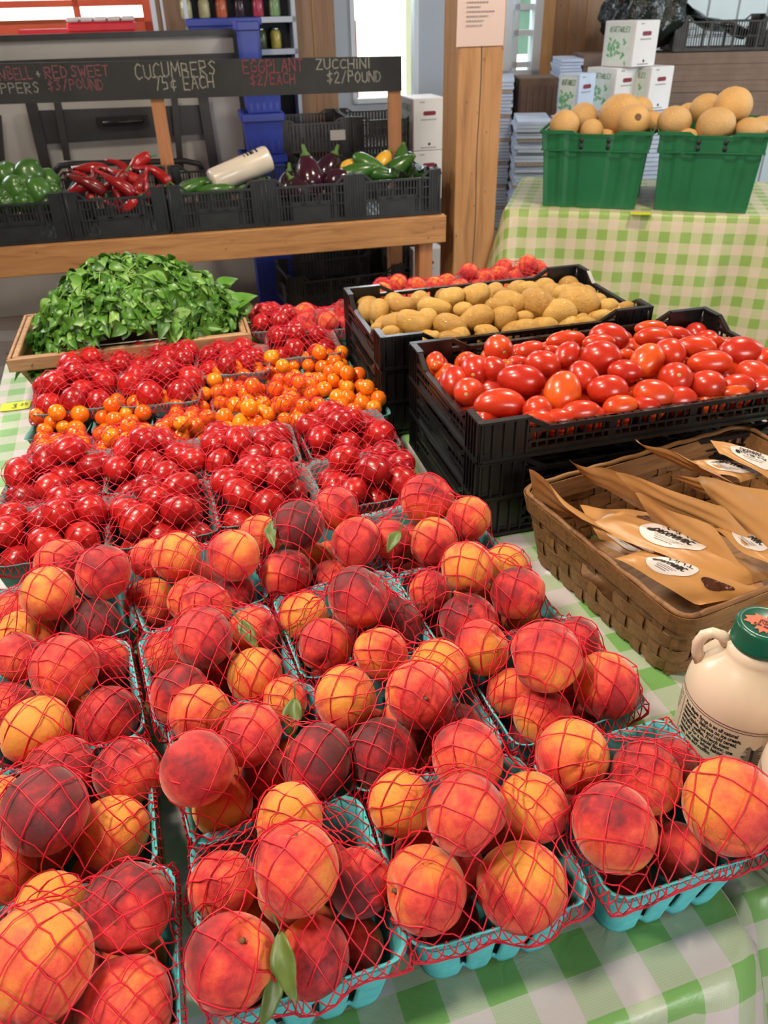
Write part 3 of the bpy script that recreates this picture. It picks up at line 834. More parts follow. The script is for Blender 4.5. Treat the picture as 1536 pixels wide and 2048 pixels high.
# peach leaves and their thin stalks
def peach_leaf(u, v, z, du, dv, L, Wd, roll, label, seed):
    r = rng(seed); p = P(u, v, TZ+z)
    q = P(u+du, v+dv, TZ+z-.02)
    y = (q-p).normalized(); nrm = (-fw*.7+Vector((0,0,.5))); nrm = (nrm - y*nrm.dot(y)).normalized()
    nrm = Quaternion(y, roll) @ nrm
    x = y.cross(nrm)
    me = leaf_mesh(L, Wd, .12, .35, 'peach_leaf', 'leaf_olive', 7, 13, .5)
    o = mkobj('peach_leaf', me); o.matrix_world = frame(x, y, nrm, p); solidify(o, .0004)
    s = MB(); s.tube([(0,-.016,.006), (0,-.008,.004), (0,0,0), (0,L*.5,.002), (0,L*.95,-.006)], [.0009,.0009,.0008,.0006,.0003], 5); s.build('midrib', MAT['calyx_green'], o)
    tag(o, label, 'leaf')
peach_leaf(560,1860,.155, 25,120, .052,.011,.4,'olive green peach leaf caught under the net, nearest the camera', 1)
peach_leaf(553,1940,.130,-25,90, .045,.010,-.5,'pale peach leaf hanging towards the front rim of the nearest second column basket', 2)
peach_leaf(545,1040,.165,5,110, .055,.010,.5,'narrow green leaf with a pale stalk in the farthest third column basket', 3)
peach_leaf(478,1240,.150,40,60, .045,.010,.2,'green leaf on the peaches of the third basket in the second column', 4)
peach_leaf(590,1395,.13,-5,65, .045,.012,.2,'green leaf at the back corner of the second basket in the second column', 5)
peach_leaf(800,1062,.165,-30,50, .036,.010,.3,'yellowing leaf stuck to the left peach of the basket beside the crates', 6)

# ---------------------------------------------------------------- tomato baskets
def tomato_basket(key, rim, kind, n, sizes, meshes, dome, label, colour_word, noun, netted, seed, stems=0, objname='tomato', hide=-9):
    a = .081 if kind == 'q' else .056; h = BH if kind == 'q' else .07
    c, ang = put_basket(rim, h, kind, 1, None, None)
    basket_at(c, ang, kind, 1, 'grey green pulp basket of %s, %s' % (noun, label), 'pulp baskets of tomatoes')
    Mb = Matrix.Translation(Vector((c.x, c.y, TZ))) @ Matrix.Rotation(ang, 4, 'Z')
    C, R = pack(n, lambda rs: rs.uniform(*sizes), a, h, dome, seed)
    r = rng(seed); objs = []
    zcut = sorted([c[2] for c in C])[max(0, len(C)-20)] if kind == 'p' else -9
    for k in range(len(C)):
        if C[k][2] < zcut: continue
        me = meshes[k % len(meshes)]
        o = mkobj(objname, me); o.location = Mb @ Vector(C[k]); s = R[k]
        o.scale = (s*.99, s*.99, s*.99)
        e = Euler((r.uniform(-1.9,1.9), r.uniform(-1.9,1.9), r.uniform(0,6.28)))
        if meshes is LTOM: e = Euler((math.pi/2+r.uniform(-.5,.5), r.uniform(-.4,.4), r.uniform(0,6.28))); o.scale = (s*.92,)*3
        o.rotation_euler = e
        if k < stems and C[k][2] > h*.6: mkobj('calyx', CALYX, o); o.rotation_euler = (r.uniform(-.5,.9), r.uniform(-.5,.5), 0)
        objs.append((o, C[k]))
    top = max(objs, key=lambda q: q[1][2])
    rest = [q for q in objs if q is not top]
    L = min(rest, key=lambda q: q[1][0]); rest = [q for q in rest if q is not L]
    Rr = max(rest, key=lambda q: q[1][0]); rest = [q for q in rest if q is not Rr]
    Fr = min(rest, key=lambda q: q[1][1]); rest = [q for q in rest if q is not Fr]
    sing = noun[:-2] if noun.endswith('oes') else noun
    grp = '%s, %s' % (noun, label); labs = []
    for q, w in ((top, 'topmost'), (L, 'leftmost'), (Rr, 'rightmost'), (Fr, 'nearest')):
        tag(q[0], '%s %s %s, %s' % (w, colour_word, sing, label), 'tomato', grp)
    for q in rest:
        tag(q[0], None, 'tomato', grp)
        lay = 'upper' if q[1][2] > h*.95 else 'lower'
        labs.append((q[0], '%s %s %s, %s' % (lay, where_words(q[1][0]/a, q[1][1]/a, 0, 0, 0), sing, label), q[1][0], q[1][1]))
    unique_labels(labs, None)
    if netted:
        net = net_object([list(q) for q in C], R, a+.002, h, seed, 17 if kind == 'q' else 13, Mb, rad=.0007)
        tag(net, 'red mesh net over the %s, %s' % (noun, label), 'net', 'red nets over the tomato baskets')
TB = [
 ('front tomato row, first from left', [(-5,1131),(221,1097),(213,1000),(-5,1020)], TOMATO, 22, (.0235,.0275)),
 ('front tomato row, second from left', [(224,1097),(431,1056),(415,965),(216,994)], LTOM, 21, (.0235,.027)),
 ('front tomato row, third from left', [(439,1051),(640,1015),(620,925),(409,960)], LTOM, 21, (.0235,.027)),
 ('front tomato row, beside the black crates', [(650,1015),(845,985),(800,895),(620,930)], LTOM, 21, (.0235,.027)),
 ('second tomato row, first from left', [(15,1000),(215,985),(205,905),(40,920)], LTOM, 21, (.0235,.027)),
 ('second tomato row, second from left', [(222,985),(415,960),(400,880),(215,900)], LTOM, 21, (.0235,.027)),
 ('second tomato row, third from left', [(409,945),(607,922),(583,850),(400,875)], LTOM, 21, (.0235,.027)),
 ('second tomato row, beside the black crates', [(607,920),(800,885),(774,820),(590,845)], LTOM, 21, (.0235,.027)),
]
for k, (lab, rim, ms, n, sz) in enumerate(TB):
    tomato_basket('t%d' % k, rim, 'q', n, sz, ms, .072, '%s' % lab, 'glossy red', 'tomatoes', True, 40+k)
RB = [
 ('left, behind orange tomatoes', [(62,835),(236,812),(230,748),(75,765)], TOMATO, 22, (.024,.029), 1),
 ('beside the leftmost big ones', [(249,812),(400,800),(392,742),(250,752)], TOMATO, 20, (.024,.029), 1),
 ('touching the herb basket front', [(130,770),(246,762),(243,708),(145,716)], TOMATO, 22, (.021,.026), 0),
 ('below the heap of herbs', [(255,755),(394,742),(386,695),(258,700)], TOMATO, 22, (.021,.026), 0),
 ('herb basket right corner', [(403,755),(540,742),(520,690),(395,697)], TOMATO, 24, (.021,.025), 0),
 ('right of the herb basket', [(508,668),(624,655),(600,612),(492,620)], TOMATO, 24, (.021,.025), 0),
 ('between herbs and potatoes', [(545,725),(690,708),(660,655),(530,665)], TOMATO, 26, (.021,.025), 0),
]
for k, (lab, rim, ms, n, sz, st) in enumerate(RB):
    tomato_basket('r%d' % k, rim, 'q', n, sz, ms, .070, lab, 'bright red', 'round tomatoes', True, 60+k, stems=st)
OB = [
 ('front left of orange rows', [(56,884),(182,870),(187,825),(67,825)], 0),
 ('second along orange front row', [(188,866),(308,850),(303,810),(190,820)], 0),
 ('left, behind red tomatoes', [(45,938),(183,922),(184,880),(52,890)], 1),
 ('second, behind red tomatoes', [(185,920),(312,902),(308,858),(187,872)], 1),
 ('third column, at the back', [(308,838),(430,822),(425,782),(312,795)], 0),
 ('third column, at the front', [(311,886),(434,872),(431,832),(309,846)], 1),
 ('fourth column, at the back', [(424,832),(545,815),(532,775),(420,790)], 1),
 ('fourth column, at the front', [(434,878),(560,862),(550,822),(432,836)], 0),
 ('alone before the red tomatoes', [(400,785),(510,775),(500,738),(396,745)], 0),
 ('fifth column, at the back', [(508,772),(612,760),(598,722),(500,732)], 0),
 ('fifth column, in the middle', [(530,815),(650,802),(632,762),(520,772)], 1),
 ('fifth column, at the front', [(550,866),(675,848),(655,806),(540,818)], 1),
 ('sixth column, at the back', [(606,755),(706,742),(690,705),(596,716)], 0),
 ('sixth column, in the middle', [(638,800),(742,785),(718,746),(620,758)], 0),
 ('sixth column, by the crates', [(665,842),(787,825),(760,786),(648,798)], 0),
]
for k, (lab, rim, nt_) in enumerate(OB):
    tomato_basket('o%d' % k, rim, 'p', 27, (.0145,.0185), CHERRY, .072, lab, 'orange', 'cherry tomatoes', bool(nt_), 80+k, objname='cherry_tomato', hide=.02)
# netted fruit behind the potato crate
XB = [('left of the potato crate', [(612,668),(700,660),(680,612),(600,618)]),
      ('behind potato crate, left end', [(735,620),(840,606),(822,574),(722,584)]),
      ('behind potato crate, middle', [(845,600),(930,588),(905,560),(820,570)]),
      ('behind potato crate, right part', [(930,585),(1015,572),(990,545),(910,555)]),
      ('behind potato crate, farthest', [(1015,568),(1110,556),(1080,528),(1000,540)])]
SMALLPEACH = [PEACH[1]]
for k, (lab, rim) in enumerate(XB):
    c, ang = put_basket(rim, BH, 'q', 1, None, None)
    basket_at(c, ang, 'q', 1, 'grey green pulp basket of small peaches %s' % lab, 'pulp baskets behind the potato crate')
    Mb = Matrix.Translation(Vector((c.x, c.y, TZ))) @ Matrix.Rotation(ang, 4, 'Z')
    C, R = pack(13, lambda rs: rs.uniform(.026,.030), .081, BH, .066, 120+k)
    r = rng(k+5); L = []
    for q, s in zip(C, R):
        o = mkobj('peach', PEACH[r.randint(0,3)]); o.location = Mb @ Vector(q); o.scale = (s,)*3
        o.rotation_euler = (r.uniform(0,6), r.uniform(0,6), r.uniform(0,6)); o.color = (r.uniform(.28,.5),0,0,1)
        o['category'] = 'peach'; o['group'] = 'small peaches behind the potato crate'
        L.append((o, 'small peach at the %s, %s' % (where_words(q[0]/.081, q[1]/.081, 0, 0, 0), lab), q[0], q[1]))
    unique_labels(L, None)
    net = net_object([list(q) for q in C], R, .083, BH, 130+k, 17, Mb, rad=.0007)
    tag(net, 'red mesh net over the small peaches %s' % lab, 'net', 'red nets behind the potato crate')

# ---------------------------------------------------------------- black produce crates
def crate_mesh(L, Wd, h, low, mat, name='produce_crate', slat=.0125, corner=.085, seed=1, dip=.022, motif=True, solid_short=False, handle=True, plate=False, dense=.0032):
    mb = MB(); t = .006
    def wall(org, ax, ln, nrm, longside):
        ax = Vector(ax); nrm = Vector(nrm); o = Vector(org)
        R = frame(ax, nrm, (0,0,1), o)                # local: x along, y outward, z up
        zt = h-low if longside else h-dip
        c = corner if longside else .055
        # bottom band and top rail
        mb.box((0, -t/2, .008), (ln, t, .016), 0, R)
        mb.box((0, -t/2+.001, zt-.004), (ln-2*c, t+.004, .008), 0, R)
        mb.box((0, t*.3, h*.40), (ln-2*c, .003, .0035), 0, R)
        # corner blocks with ribs and a flange
        for s in (-1, 1):
            xc = s*(ln/2-c/2)
            mb.box((xc, -t/2, h/2), (c, t*.7, h), 0, R)
            mb.box((xc, -t/2-.001, h-.002), (c, t+.006, .004), 0, R)
            for k in range(5):
                mb.box((s*(ln/2-.004-k*c/4.4), t*.15, h/2), (.003, .005, h-.006), 0, R)
            # sloping shoulder from the corner to the low rail
            x1 = s*(ln/2-c); x2 = s*(ln/2-c-.035)
            mb.bar((x1, -t/2, h-.004), (x2, -t/2, zt-.004), t+.003, .008, 0, R, (0,0,1))
        n = int((ln-2*c)/slat)
        for i in range(n+1):
            x = -ln/2+c+(ln-2*c)*i/n
            if handle and abs(x) < .05 and (not longside):
                mb.box((x, -t/2, h*.27), (slat*1.02, t*.6, h*.5), 0, R); continue
            w = dense if (i % 9) else .014
            if plate and longside and abs(x) < ln*.22 and abs(x) > .0: mb.box((x, -t/2, h*.26), (slat*1.02, t*.75, h*.44), 0, R)
            if not longside and solid_short: w = slat*1.05
            mb.box((x, -t/2, (zt+.012)/2), (w, t*.7, zt-.012), 0, R)
        if longside and motif:
            for k in range(-2, 3):
                x = k*(ln-2*c)/4.6
                for sx, sz, w_, h_ in ((0, .66, .046, .0035), (-.023, .55, .0035, h*.24), (.023, .55, .0035, h*.24), (-.036, .45, .026, .0035), (.036, .45, .026, .0035)):
                    mb.box((x+sx, t*.1, h*sz*.95), (w_, .004, h_), 0, R)
        if not longside and handle:
            mb.box((0, t*.2, h*.52), (.11, .006, .006), 0, R)
    wall((0, -Wd/2, 0), (1,0,0), L, (0,-1,0), True)
    wall((0, Wd/2, 0), (-1,0,0), L, (0,1,0), True)
    wall((L/2, 0, 0), (0,1,0), Wd, (1,0,0), False)
    wall((-L/2, 0, 0), (0,-1,0), Wd, (-1,0,0), False)
    for sx in (-1, 1):
        for sy in (-1, 1): mb.tube([(sx*(L/2-.005), sy*(Wd/2-.005), .001), (sx*(L/2-.005), sy*(Wd/2-.005), h)], .006, 8, 0)
    n = int(L/.03)
    for i in range(n+1): mb.box((-L/2+L*i/n, 0, .004), (.010, Wd-.01, .006))
    n = int(Wd/.03)
    for i in range(n+1): mb.box((0, -Wd/2+Wd*i/n, .005), (L-.01, .010, .006))
    return mb.mesh(name, MAT[mat])
CH = .0733
def crate_stack(FLpx, ang, L, Wd, n, mat, names, zt=.22, grp='stacked black produce crates'):
    c0 = P(FLpx[0], FLpx[1], TZ+zt)
    ex = Vector((math.cos(ang), math.sin(ang), 0)); ey = Vector((-math.sin(ang), math.cos(ang), 0))
    ctr = Vector((c0.x, c0.y, 0)) + ex*L/2 + ey*Wd/2
    me = crate_mesh(L, Wd, CH-.0006, .020, mat, slat=.0165, dense=.0034, motif=False)
    for k in range(n):
        o = mkobj('produce_crate', me); o.location = (ctr.x, ctr.y, TZ+.0008+k*CH); o.rotation_euler = (0,0,ang)
        tag(o, names[k], 'crate', grp)
    return ctr, ex, ey
T_ctr, T_ex, T_ey = crate_stack((960,848), math.radians(14.5), .655, .372, 3, 'black_plastic', ['black plastic crate at the bottom of the tomato stack', 'middle black plastic crate under the crate of plum tomatoes', 'top black slatted crate filled with plum tomatoes'])
Q_ctr, Q_ex, Q_ey = crate_stack((763,675), math.radians(14), .60, .345, 3, 'black_plastic', ['black plastic crate at the bottom of the potato stack', 'middle black plastic crate under the crate of potatoes', 'top black slatted crate filled with potatoes'])

def heap(items, off, sc, ctr, ex, ey, L, Wd, z0, dome, meshes, objname, cat, grp, seed, scar_mesh=None, noun='', place='', fill=None, colorf=None, contain=.0):
    r = rng(seed); out = []
    for it in items:
        cx, cy, l, s, a = it[:5]; scar = len(it) > 5 and it[5]
        u = off[0]+cx/sc; v = off[1]+cy/sc; l = l/sc; s = s/sc
        z = z0
        for _ in range(4):
            p = P(u, v, TZ+z); d = p-ctr; x = d.dot(ex)/(L/2); y = d.dot(ey)/(Wd/2)
            z = z0 + dome*(1-min(1, abs(x))**2.5)*(1-min(1, abs(y))**2)
        p = P(u, v, TZ+z); k = depth(p)/F/2
        rl, rs_ = l*k, s*k
        # keep inside the crate
        d = p-ctr; x = d.dot(ex); y = d.dot(ey)
        lx = L/2-.008-rs_; ly = Wd/2-.008-rs_
        x = max(-lx, min(lx, x)); y = max(-ly, min(ly, y))
        p = Vector((ctr.x, ctr.y, 0))+ex*x+ey*y+Vector((0,0,TZ+z))
        aa = math.radians(a)
        if scar == 'e':
            dv = (-fw + rt*r.uniform(-.35,.35) + up*r.uniform(-.3,.3)*1 - up*.25).normalized(); rl = rs_*1.15
        else:
            h = ex*math.cos(aa) + ey*math.sin(aa)
            dv = (rt*math.cos(aa) + up*math.sin(aa)); dv = Vector((dv.x, dv.y, dv.z*.5)).normalized()
            if scar == 'l': dv = -dv
        o = mkobj(objname, meshes[r.randint(0, len(meshes)-1)]); o.location = p
        o.rotation_euler = (dv.to_track_quat('Z', 'Y') @ Quaternion((0,0,1), r.uniform(0,6.28))).to_euler()
        o.scale = (rs_, rs_, rl)
        if scar and scar_mesh: mkobj('stem_scar', scar_mesh, o)
        out.append((o, u, v, p, rs_, rl))
    # words
    us = [q[1] for q in out]; vs = [q[2] for q in out]; labs = []
    for q in out:
        fx = (q[1]-min(us))/(max(us)-min(us)); fy = (q[2]-min(vs))/(max(vs)-min(vs))
        col = ['leftmost end', 'left', 'left centre', 'centre', 'right centre', 'right', 'right end'][min(6, int(fx*7))]
        row = ['back row', 'second row', 'middle row', 'fourth row', 'front row'][min(4, int(fy*5))]
        size = 'long' if q[5] > q[4]*1.3 else 'rounded'
        labs.append((q[0], '%s %s, %s, %s of %s' % (size, noun, row, col, place), q[1], q[2]))
        q[0]['category'] = cat; q[0]['group'] = grp
    unique_labels(labs, None)
    # hidden layer that carries the visible ones
    nf = []
    if fill:
        nx, ny, rad, zz, seen, label = fill
        for j in range(ny):
            for i in range(nx):
                x = (-L/2+.02+rad+(L-.04-2*rad)*i/(nx-1))+r.uniform(-.004,.004); y = (-Wd/2+.014+rad+(Wd-.028-2*rad)*j/(ny-1))+r.uniform(-.004,.004)
                o = mkobj(objname, meshes[r.randint(0, len(meshes)-1)])
                p = Vector((ctr.x, ctr.y, TZ+zz+r.uniform(0,.004)))+ex*x+ey*y; o.location = p
                o.rotation_euler = (math.pi/2+r.uniform(-.3,.3), 0, r.uniform(0,6.28)); s = rad*r.uniform(.9,1.0); o.scale = (s, s, s*r.uniform(1.0,1.25))
                nth = ['first','second','third','fourth','fifth','sixth','seventh','eighth','ninth','tenth','eleventh']
                tag(o, '%s, %s from left, %s row' % (label, nth[i], nth[j]), cat, grp)
                nf.append(o)
    return out
romas = [(125,230,118,90,80,1),(225,300,150,115,95),(322,338,130,128,0,'e'),(440,160,132,118,0,'e'),(348,245,132,122,0,'e'),(425,242,120,100,-45),(315,205,84,60,20),
 (535,285,200,125,-12),(445,380,212,128,2),(570,165,130,78,18,'l'),(622,220,148,112,-18),(715,125,165,80,5),(718,185,132,98,60),(700,335,172,152,80),(785,272,138,116,-60),
 (890,108,165,112,-16),(858,195,168,138,-20),(850,130,138,66,0),(885,325,168,126,-2,1),(955,250,142,98,-12,1),(940,398,145,95,12),(785,425,168,100,8),(1070,345,172,122,-14),
 (1042,208,160,128,55),(1140,172,132,112,-50),(1060,75,134,66,0),(1070,112,154,84,0),(1167,100,112,64,-12),(1158,280,142,134,0,'e'),(1245,152,164,92,-14),(1300,215,184,102,0),
 (1320,130,84,56,-10),(1290,305,144,122,-10),(1420,170,180,128,0),(1415,305,138,88,0),(1485,265,164,114,-38),(620,472,152,96,0),(750,512,152,92,0),(960,182,70,50,0),
 (1100,440,142,88,0),(1200,378,152,104,0),(1010,470,140,84,15),(1450,368,134,84,0),(600,405,116,118,90),(662,165,70,44,0),(520,212,90,52,0),(470,230,64,60,0),(145,300,60,56,0),
 (190,228,60,50,0),(1530,200,120,90,30),(1600,260,150,110,10),(1590,150,140,100,-20),(1640,340,140,110,0),(1560,340,130,90,10),(560,540,120,80,0),(880,480,120,84,0)]
heap(romas, (780,620), 2.032, T_ctr, T_ex, T_ey, .655, .372, .194, .040, ROMA, 'plum_tomato', 'tomato', 'plum tomatoes heaped in the crate', 7, SCAR, 'plum tomato', 'the crate',
     (11, 7, .0245, .178, 0, 'plum tomato in the lower layer'))
potatoes = [(168,272,112,86,95),(260,272,120,96,90),(362,245,122,78,-5),(502,250,152,76,-10),(578,212,118,98,20),(688,198,128,100,20),(795,185,74,40,0),(915,172,98,66,-10),(830,228,150,95,-20),
 (950,235,160,132,-45),(785,245,124,76,0),(628,260,90,62,0),(685,300,165,112,25),(410,322,160,118,-28),(330,318,124,92,30),(470,300,96,88,0),(570,332,154,108,-22),(808,300,120,108,0),
 (1050,275,156,116,8),(1075,190,105,76,0),(1135,230,184,132,-28),(1265,250,94,76,0),(1335,260,104,66,12),(1240,290,100,60,0),(895,292,86,50,0),(905,345,144,88,0),(310,360,84,56,0),
 (245,345,60,50,0),(720,352,90,52,0),(590,412,112,72,0),(500,378,60,48,0),(1150,300,60,44,0),(1180,330,94,56,0),(750,380,100,70,0),(1000,340,110,80,10)]
heap(potatoes, (640,500), 2.194, Q_ctr, Q_ex, Q_ey, .60, .345, .192, .038, POTATO, 'potato', 'potato', 'potatoes heaped in the crate', 8, None, 'yellow potato', 'the crate',
     (9, 6, .027, .180, 0, 'potato in the lower layer'))

# ---------------------------------------------------------------- wooden herb basket with the heap of basil
hc = (P(22,715,TZ+.13)+P(497,660,TZ+.13)+P(470,592,TZ+.13)+P(50,625,TZ+.13))/4
ha = math.radians(14); HW, HD, HH = .535, .315, .125
hb = empty('wooden_basket', (hc.x, hc.y, TZ+.001), ha)
tag(hb, 'shallow wooden splint basket holding the heap of fresh basil', 'basket')
mb = MB()
def slab(mb, a, b, c, d, t, m=0):
    """thick quad a b c d (thickness t to the back)"""
    a, b, c, d = map(Vector, (a, b, c, d)); n = (b-a).cross(d-a).normalized()*-t
    mb.add([a, b, c, d, a+n, b+n, c+n, d+n], [(0,1,2,3),(7,6,5,4),(0,4,5,1),(1,5,6,2),(2,6,7,3),(3,7,4,0)], m)
def tapered_walls(mb, w, d, h, tp, t, bands):
    for k in range(4):
        A = k*math.pi/2; wx, wy = (w, d) if k % 2 == 0 else (d, w)
        for z0, z1 in bands:
            f0 = 1-tp*(1-z0/h); f1 = 1-tp*(1-z1/h)
            pts = []
            for (sx, z, f) in ((-1, z0, f0), (1, z0, f0), (1, z1, f1), (-1, z1, f1)):
                x, y = sx*(wx/2-(1-f)*min(w, d)*.5), -(wy/2-(1-f)*min(w, d)*.5)
                X, Y = rot2(x, y, A); pts.append((X, Y, z))
            slab(mb, *pts, t)
tapered_walls(mb, HW, HD, HH, .28, .003, [(0,.036), (.038,.074), (.076,.105)])
mb.box((0,0,.003), (HW*.84, HD*.76, .005)); mb.build('body', MAT['crate_wood'], hb)
mb = MB()
for k in range(4):
    A = k*math.pi/2; wx, wy = (HW, HD) if k % 2 == 0 else (HD, HW)
    R = Matrix.Rotation(A, 4, 'Z')
    mb.box((0, -wy/2-.002, HH-.014), (wx+.012, .007, .030), 0, R, .0015)
    mb.box((0, -wy/2+.010, HH-.012), (wx-.02, .013, .024), 0, R, .002)
mb.build('rim', MAT['crate_wood'], hb)
mb = MB(); rr = rng(4)
for k in range(4):
    for s in (-.42, -.14, .14, .42):
        A = k*math.pi/2; wx, wy = (HW, HD) if k % 2 == 0 else (HD, HW); R = Matrix.Rotation(A, 4, 'Z')
        mb.tube([(s*wx, -wy/2-.007, HH-.02), (s*wx+.004, -wy/2-.0075, HH-.012)], .001, 5, M=R)
mb.build('staples', MAT['chrome_metal'], hb)
# basil heap
def leaf_geo(mb, M, L, Wd, curl, fold, m, nx=4, ny=6):
    def fn(i, j):
        t = j/(ny-1); w = Wd*math.sin(math.pi*min(1, t**.75*.97+.02))
        u = (i/(nx-1)-.5)*2
        return (u*w, L*t, curl*L*(t-t*t*1.9) + abs(u)*fold*w)
    mb.grid(nx, ny, fn, m, True, M)
mb = MB(); rr = rng(11)
hx = Vector((math.cos(ha), math.sin(ha), 0)); hy = Vector((-math.sin(ha), math.cos(ha), 0))
pk = PV(232, 505, hc, Vector((0,1,0)))            # top of the heap at the basket's own distance
PKZ = pk.z-(TZ)
pkx = (pk-hc).dot(hx)
def heap_h(x, y):
    fx = (x-pkx)/(.265 if x > pkx else .215); fy = y/.165
    q = fx*fx*.9+fy*fy*.8
    return .10 + (PKZ-.10-.015)*max(0, 1-q)**.75 if q < 1 else .09
stems_mb = MB()
for k in range(2900):
    x = rr.uniform(-.245,.262); y = rr.uniform(-.150,.150); hh = heap_h(x, y)
    if hh < .092 and rr.random() < .75: continue
    e = .01; gx = (heap_h(x+e,y)-heap_h(x-e,y))/(2*e); gy = (heap_h(x,y+e)-heap_h(x,y-e))/(2*e)
    n = Vector((-gx, -gy, 1)).normalized()
    dep = abs(rr.gauss(0, .012)); z = hh-dep + (.012 if rr.random() < .08 else 0)
    out = Vector((x-pkx, y, 0)); out = out.normalized() if out.length > .01 else Vector((1,0,0))
    d = (out*rr.uniform(.1,1.1) + Vector((rr.gauss(0,.8), rr.gauss(0,.8), rr.gauss(-.1,.4)))); d = (d - n*d.dot(n)*rr.uniform(.5,1)).normalized()
    nn = (n + Vector((rr.gauss(0,.55), rr.gauss(0,.55), rr.gauss(0,.3)))); nn = (nn-d*nn.dot(d)).normalized()
    L = rr.uniform(.018,.042)*(1.35 if x > .05 and rr.random() < .5 else 1); Wd = L*rr.uniform(.27,.36)
    u = rr.random(); m = 2 if dep > .013 or u > .86 else (1 if u < .2 else 0)  # deep leaves take the dark tone as painted shade, some others at random
    leaf_geo(mb, frame(d.cross(nn), d, nn, (x, y, z)), L, Wd, rr.uniform(-.2,.8), rr.uniform(.1,.9), m)
# the large leaves at the right end
for (x, y, z, L, a, b) in ((.16,-.06,.17,.075,-.5,-.2),(.20,.0,.155,.085,.15,.25),(.24,-.03,.145,.08,.35,.5),(.13,-.11,.13,.07,-1.6,-.1),(.05,-.10,.2,.06,-1.2,-.3),(-.08,-.12,.15,.055,-1.8,-.2),(.22,.05,.17,.07,.6,.5)):
    d = Vector((math.cos(a)*math.cos(b), math.sin(a)*math.cos(b), math.sin(b))); n = Vector((-.2,-.5,1)); n = (n-d*n.dot(d)).normalized()
    leaf_geo(mb, frame(d.cross(n), d, n, (x, y, z)), L, L*.33, .35, .3, 0, 6, 10)
for k in range(70):
    x = rr.uniform(-.2,.22); y = rr.uniform(-.13,.12); z = heap_h(x, y)-rr.uniform(-.006,.01)
    a = rr.uniform(0, 6.28); p = Vector((x, y, z)); pts = []
    for q in range(5):
        t = q/4*rr.uniform(.04,.09); X = x+math.cos(a)*t; Y = y+math.sin(a)*t; pts.append((X, Y, min(z+.02, heap_h(X, Y)+.004+.004*math.sin(q))))
    stems_mb.tube(pts, .0013, 5)
bo = mb.build('basil_leaves', [MAT['basil_leaf'], MAT['basil_leaf_light'], MAT['basil_leaf_dark']])
bo.location = (hc.x, hc.y, TZ); bo.rotation_euler = (0,0,ha)
tag(bo, 'tall heap of fresh green basil leaves in the wooden basket', 'basil', kind='stuff')
so = stems_mb.build('stems', MAT['basil_stem'], bo)

# ---------------------------------------------------------------- woven splint basket with paper bags
wa = P(1042,978,TZ+.128); wb = P(1368,1243,TZ+.128)
wey = (wa-wb); WLd = wey.length; wey.normalize(); wex = Vector((wey.y, -wey.x, 0)); WLw = .47; WH = .125
wc = (wa+wb)/2 + wex*WLw/2
wang = math.atan2(wex.y, wex.x)
wbk = empty('woven_basket', (wc.x, wc.y, TZ+.001), wang)
tag(wbk, 'woven brown wood splint basket filled with kraft paper bags', 'basket')
def perim(w, d, s):
    """point and outward normal at fraction s along a rounded rectangle"""
    rc = .025; segs = []
    per = [w-2*rc, d-2*rc, w-2*rc, d-2*rc]; q = rc*math.pi/2; tot = sum(per)+4*q; L = (s % 1.0)*tot
    x0 = [(-w/2+rc,-d/2),(w/2,-d/2+rc),(w/2-rc,d/2),(-w/2,d/2-rc)]; dr = [(1,0),(0,1),(-1,0),(0,-1)]; nr = [(0,-1),(1,0),(0,1),(-1,0)]
    cc = [(w/2-rc,-d/2+rc),(w/2-rc,d/2-rc),(-w/2+rc,d/2-rc),(-w/2+rc,-d/2+rc)]
    for k in range(4):
        if L < per[k]: return (x0[k][0]+dr[k][0]*L, x0[k][1]+dr[k][1]*L), nr[k], k, L/per[k]
        L -= per[k]
        if L < q:
            a = -math.pi/2 + k*math.pi/2 + L/q*math.pi/2
            return (cc[k][0]+rc*math.cos(a), cc[k][1]+rc*math.sin(a)), (math.cos(a), math.sin(a)), k, 1.0
        L -= q
    return x0[0], nr[0], 0, 0
def size_at(z): f = .86+.14*z/WH; return WLw-(1-f)*.30, WLd-(1-f)*.30
NS = 46
mb = MB()
def strip(mb, z0, z1, phase, amp, NSs, hole=None, m=0, off=0.0):
    K = NSs*6
    for side in (0,):
        vs = []; fs = []
        for i in range(K+1):
            s = i/K; sw = math.sin(math.pi*(s*NSs+phase))*amp
            for z, t in ((z0, 0), (z1, 0), (z1, 1), (z0, 1)):
                w, d = size_at(z); (x, y), nn, k, f = perim(w, d, s)
                o = off+sw-.0012*t
                vs.append((x+nn[0]*o, y+nn[1]*o, z))
        for i in range(K):
            s = (i+.5)/K; (x, y), nn, k, f = perim(WLw, WLd, s)
            if hole and k in (1, 3) and .36 < f < .64: continue
            a = i*4; b = (i+1)*4
            for q in range(4): fs.append((a+q, b+q, b+(q+1)%4, a+(q+1)%4))
        mb.add(vs, fs, m, False)
strip(mb, .006, .029, 0, .0022, NS); strip(mb, .031, .054, 1, .0022, NS); strip(mb, .056, .080, 0, .0022, NS, True); strip(mb, .082, .104, 1, .0018, NS)
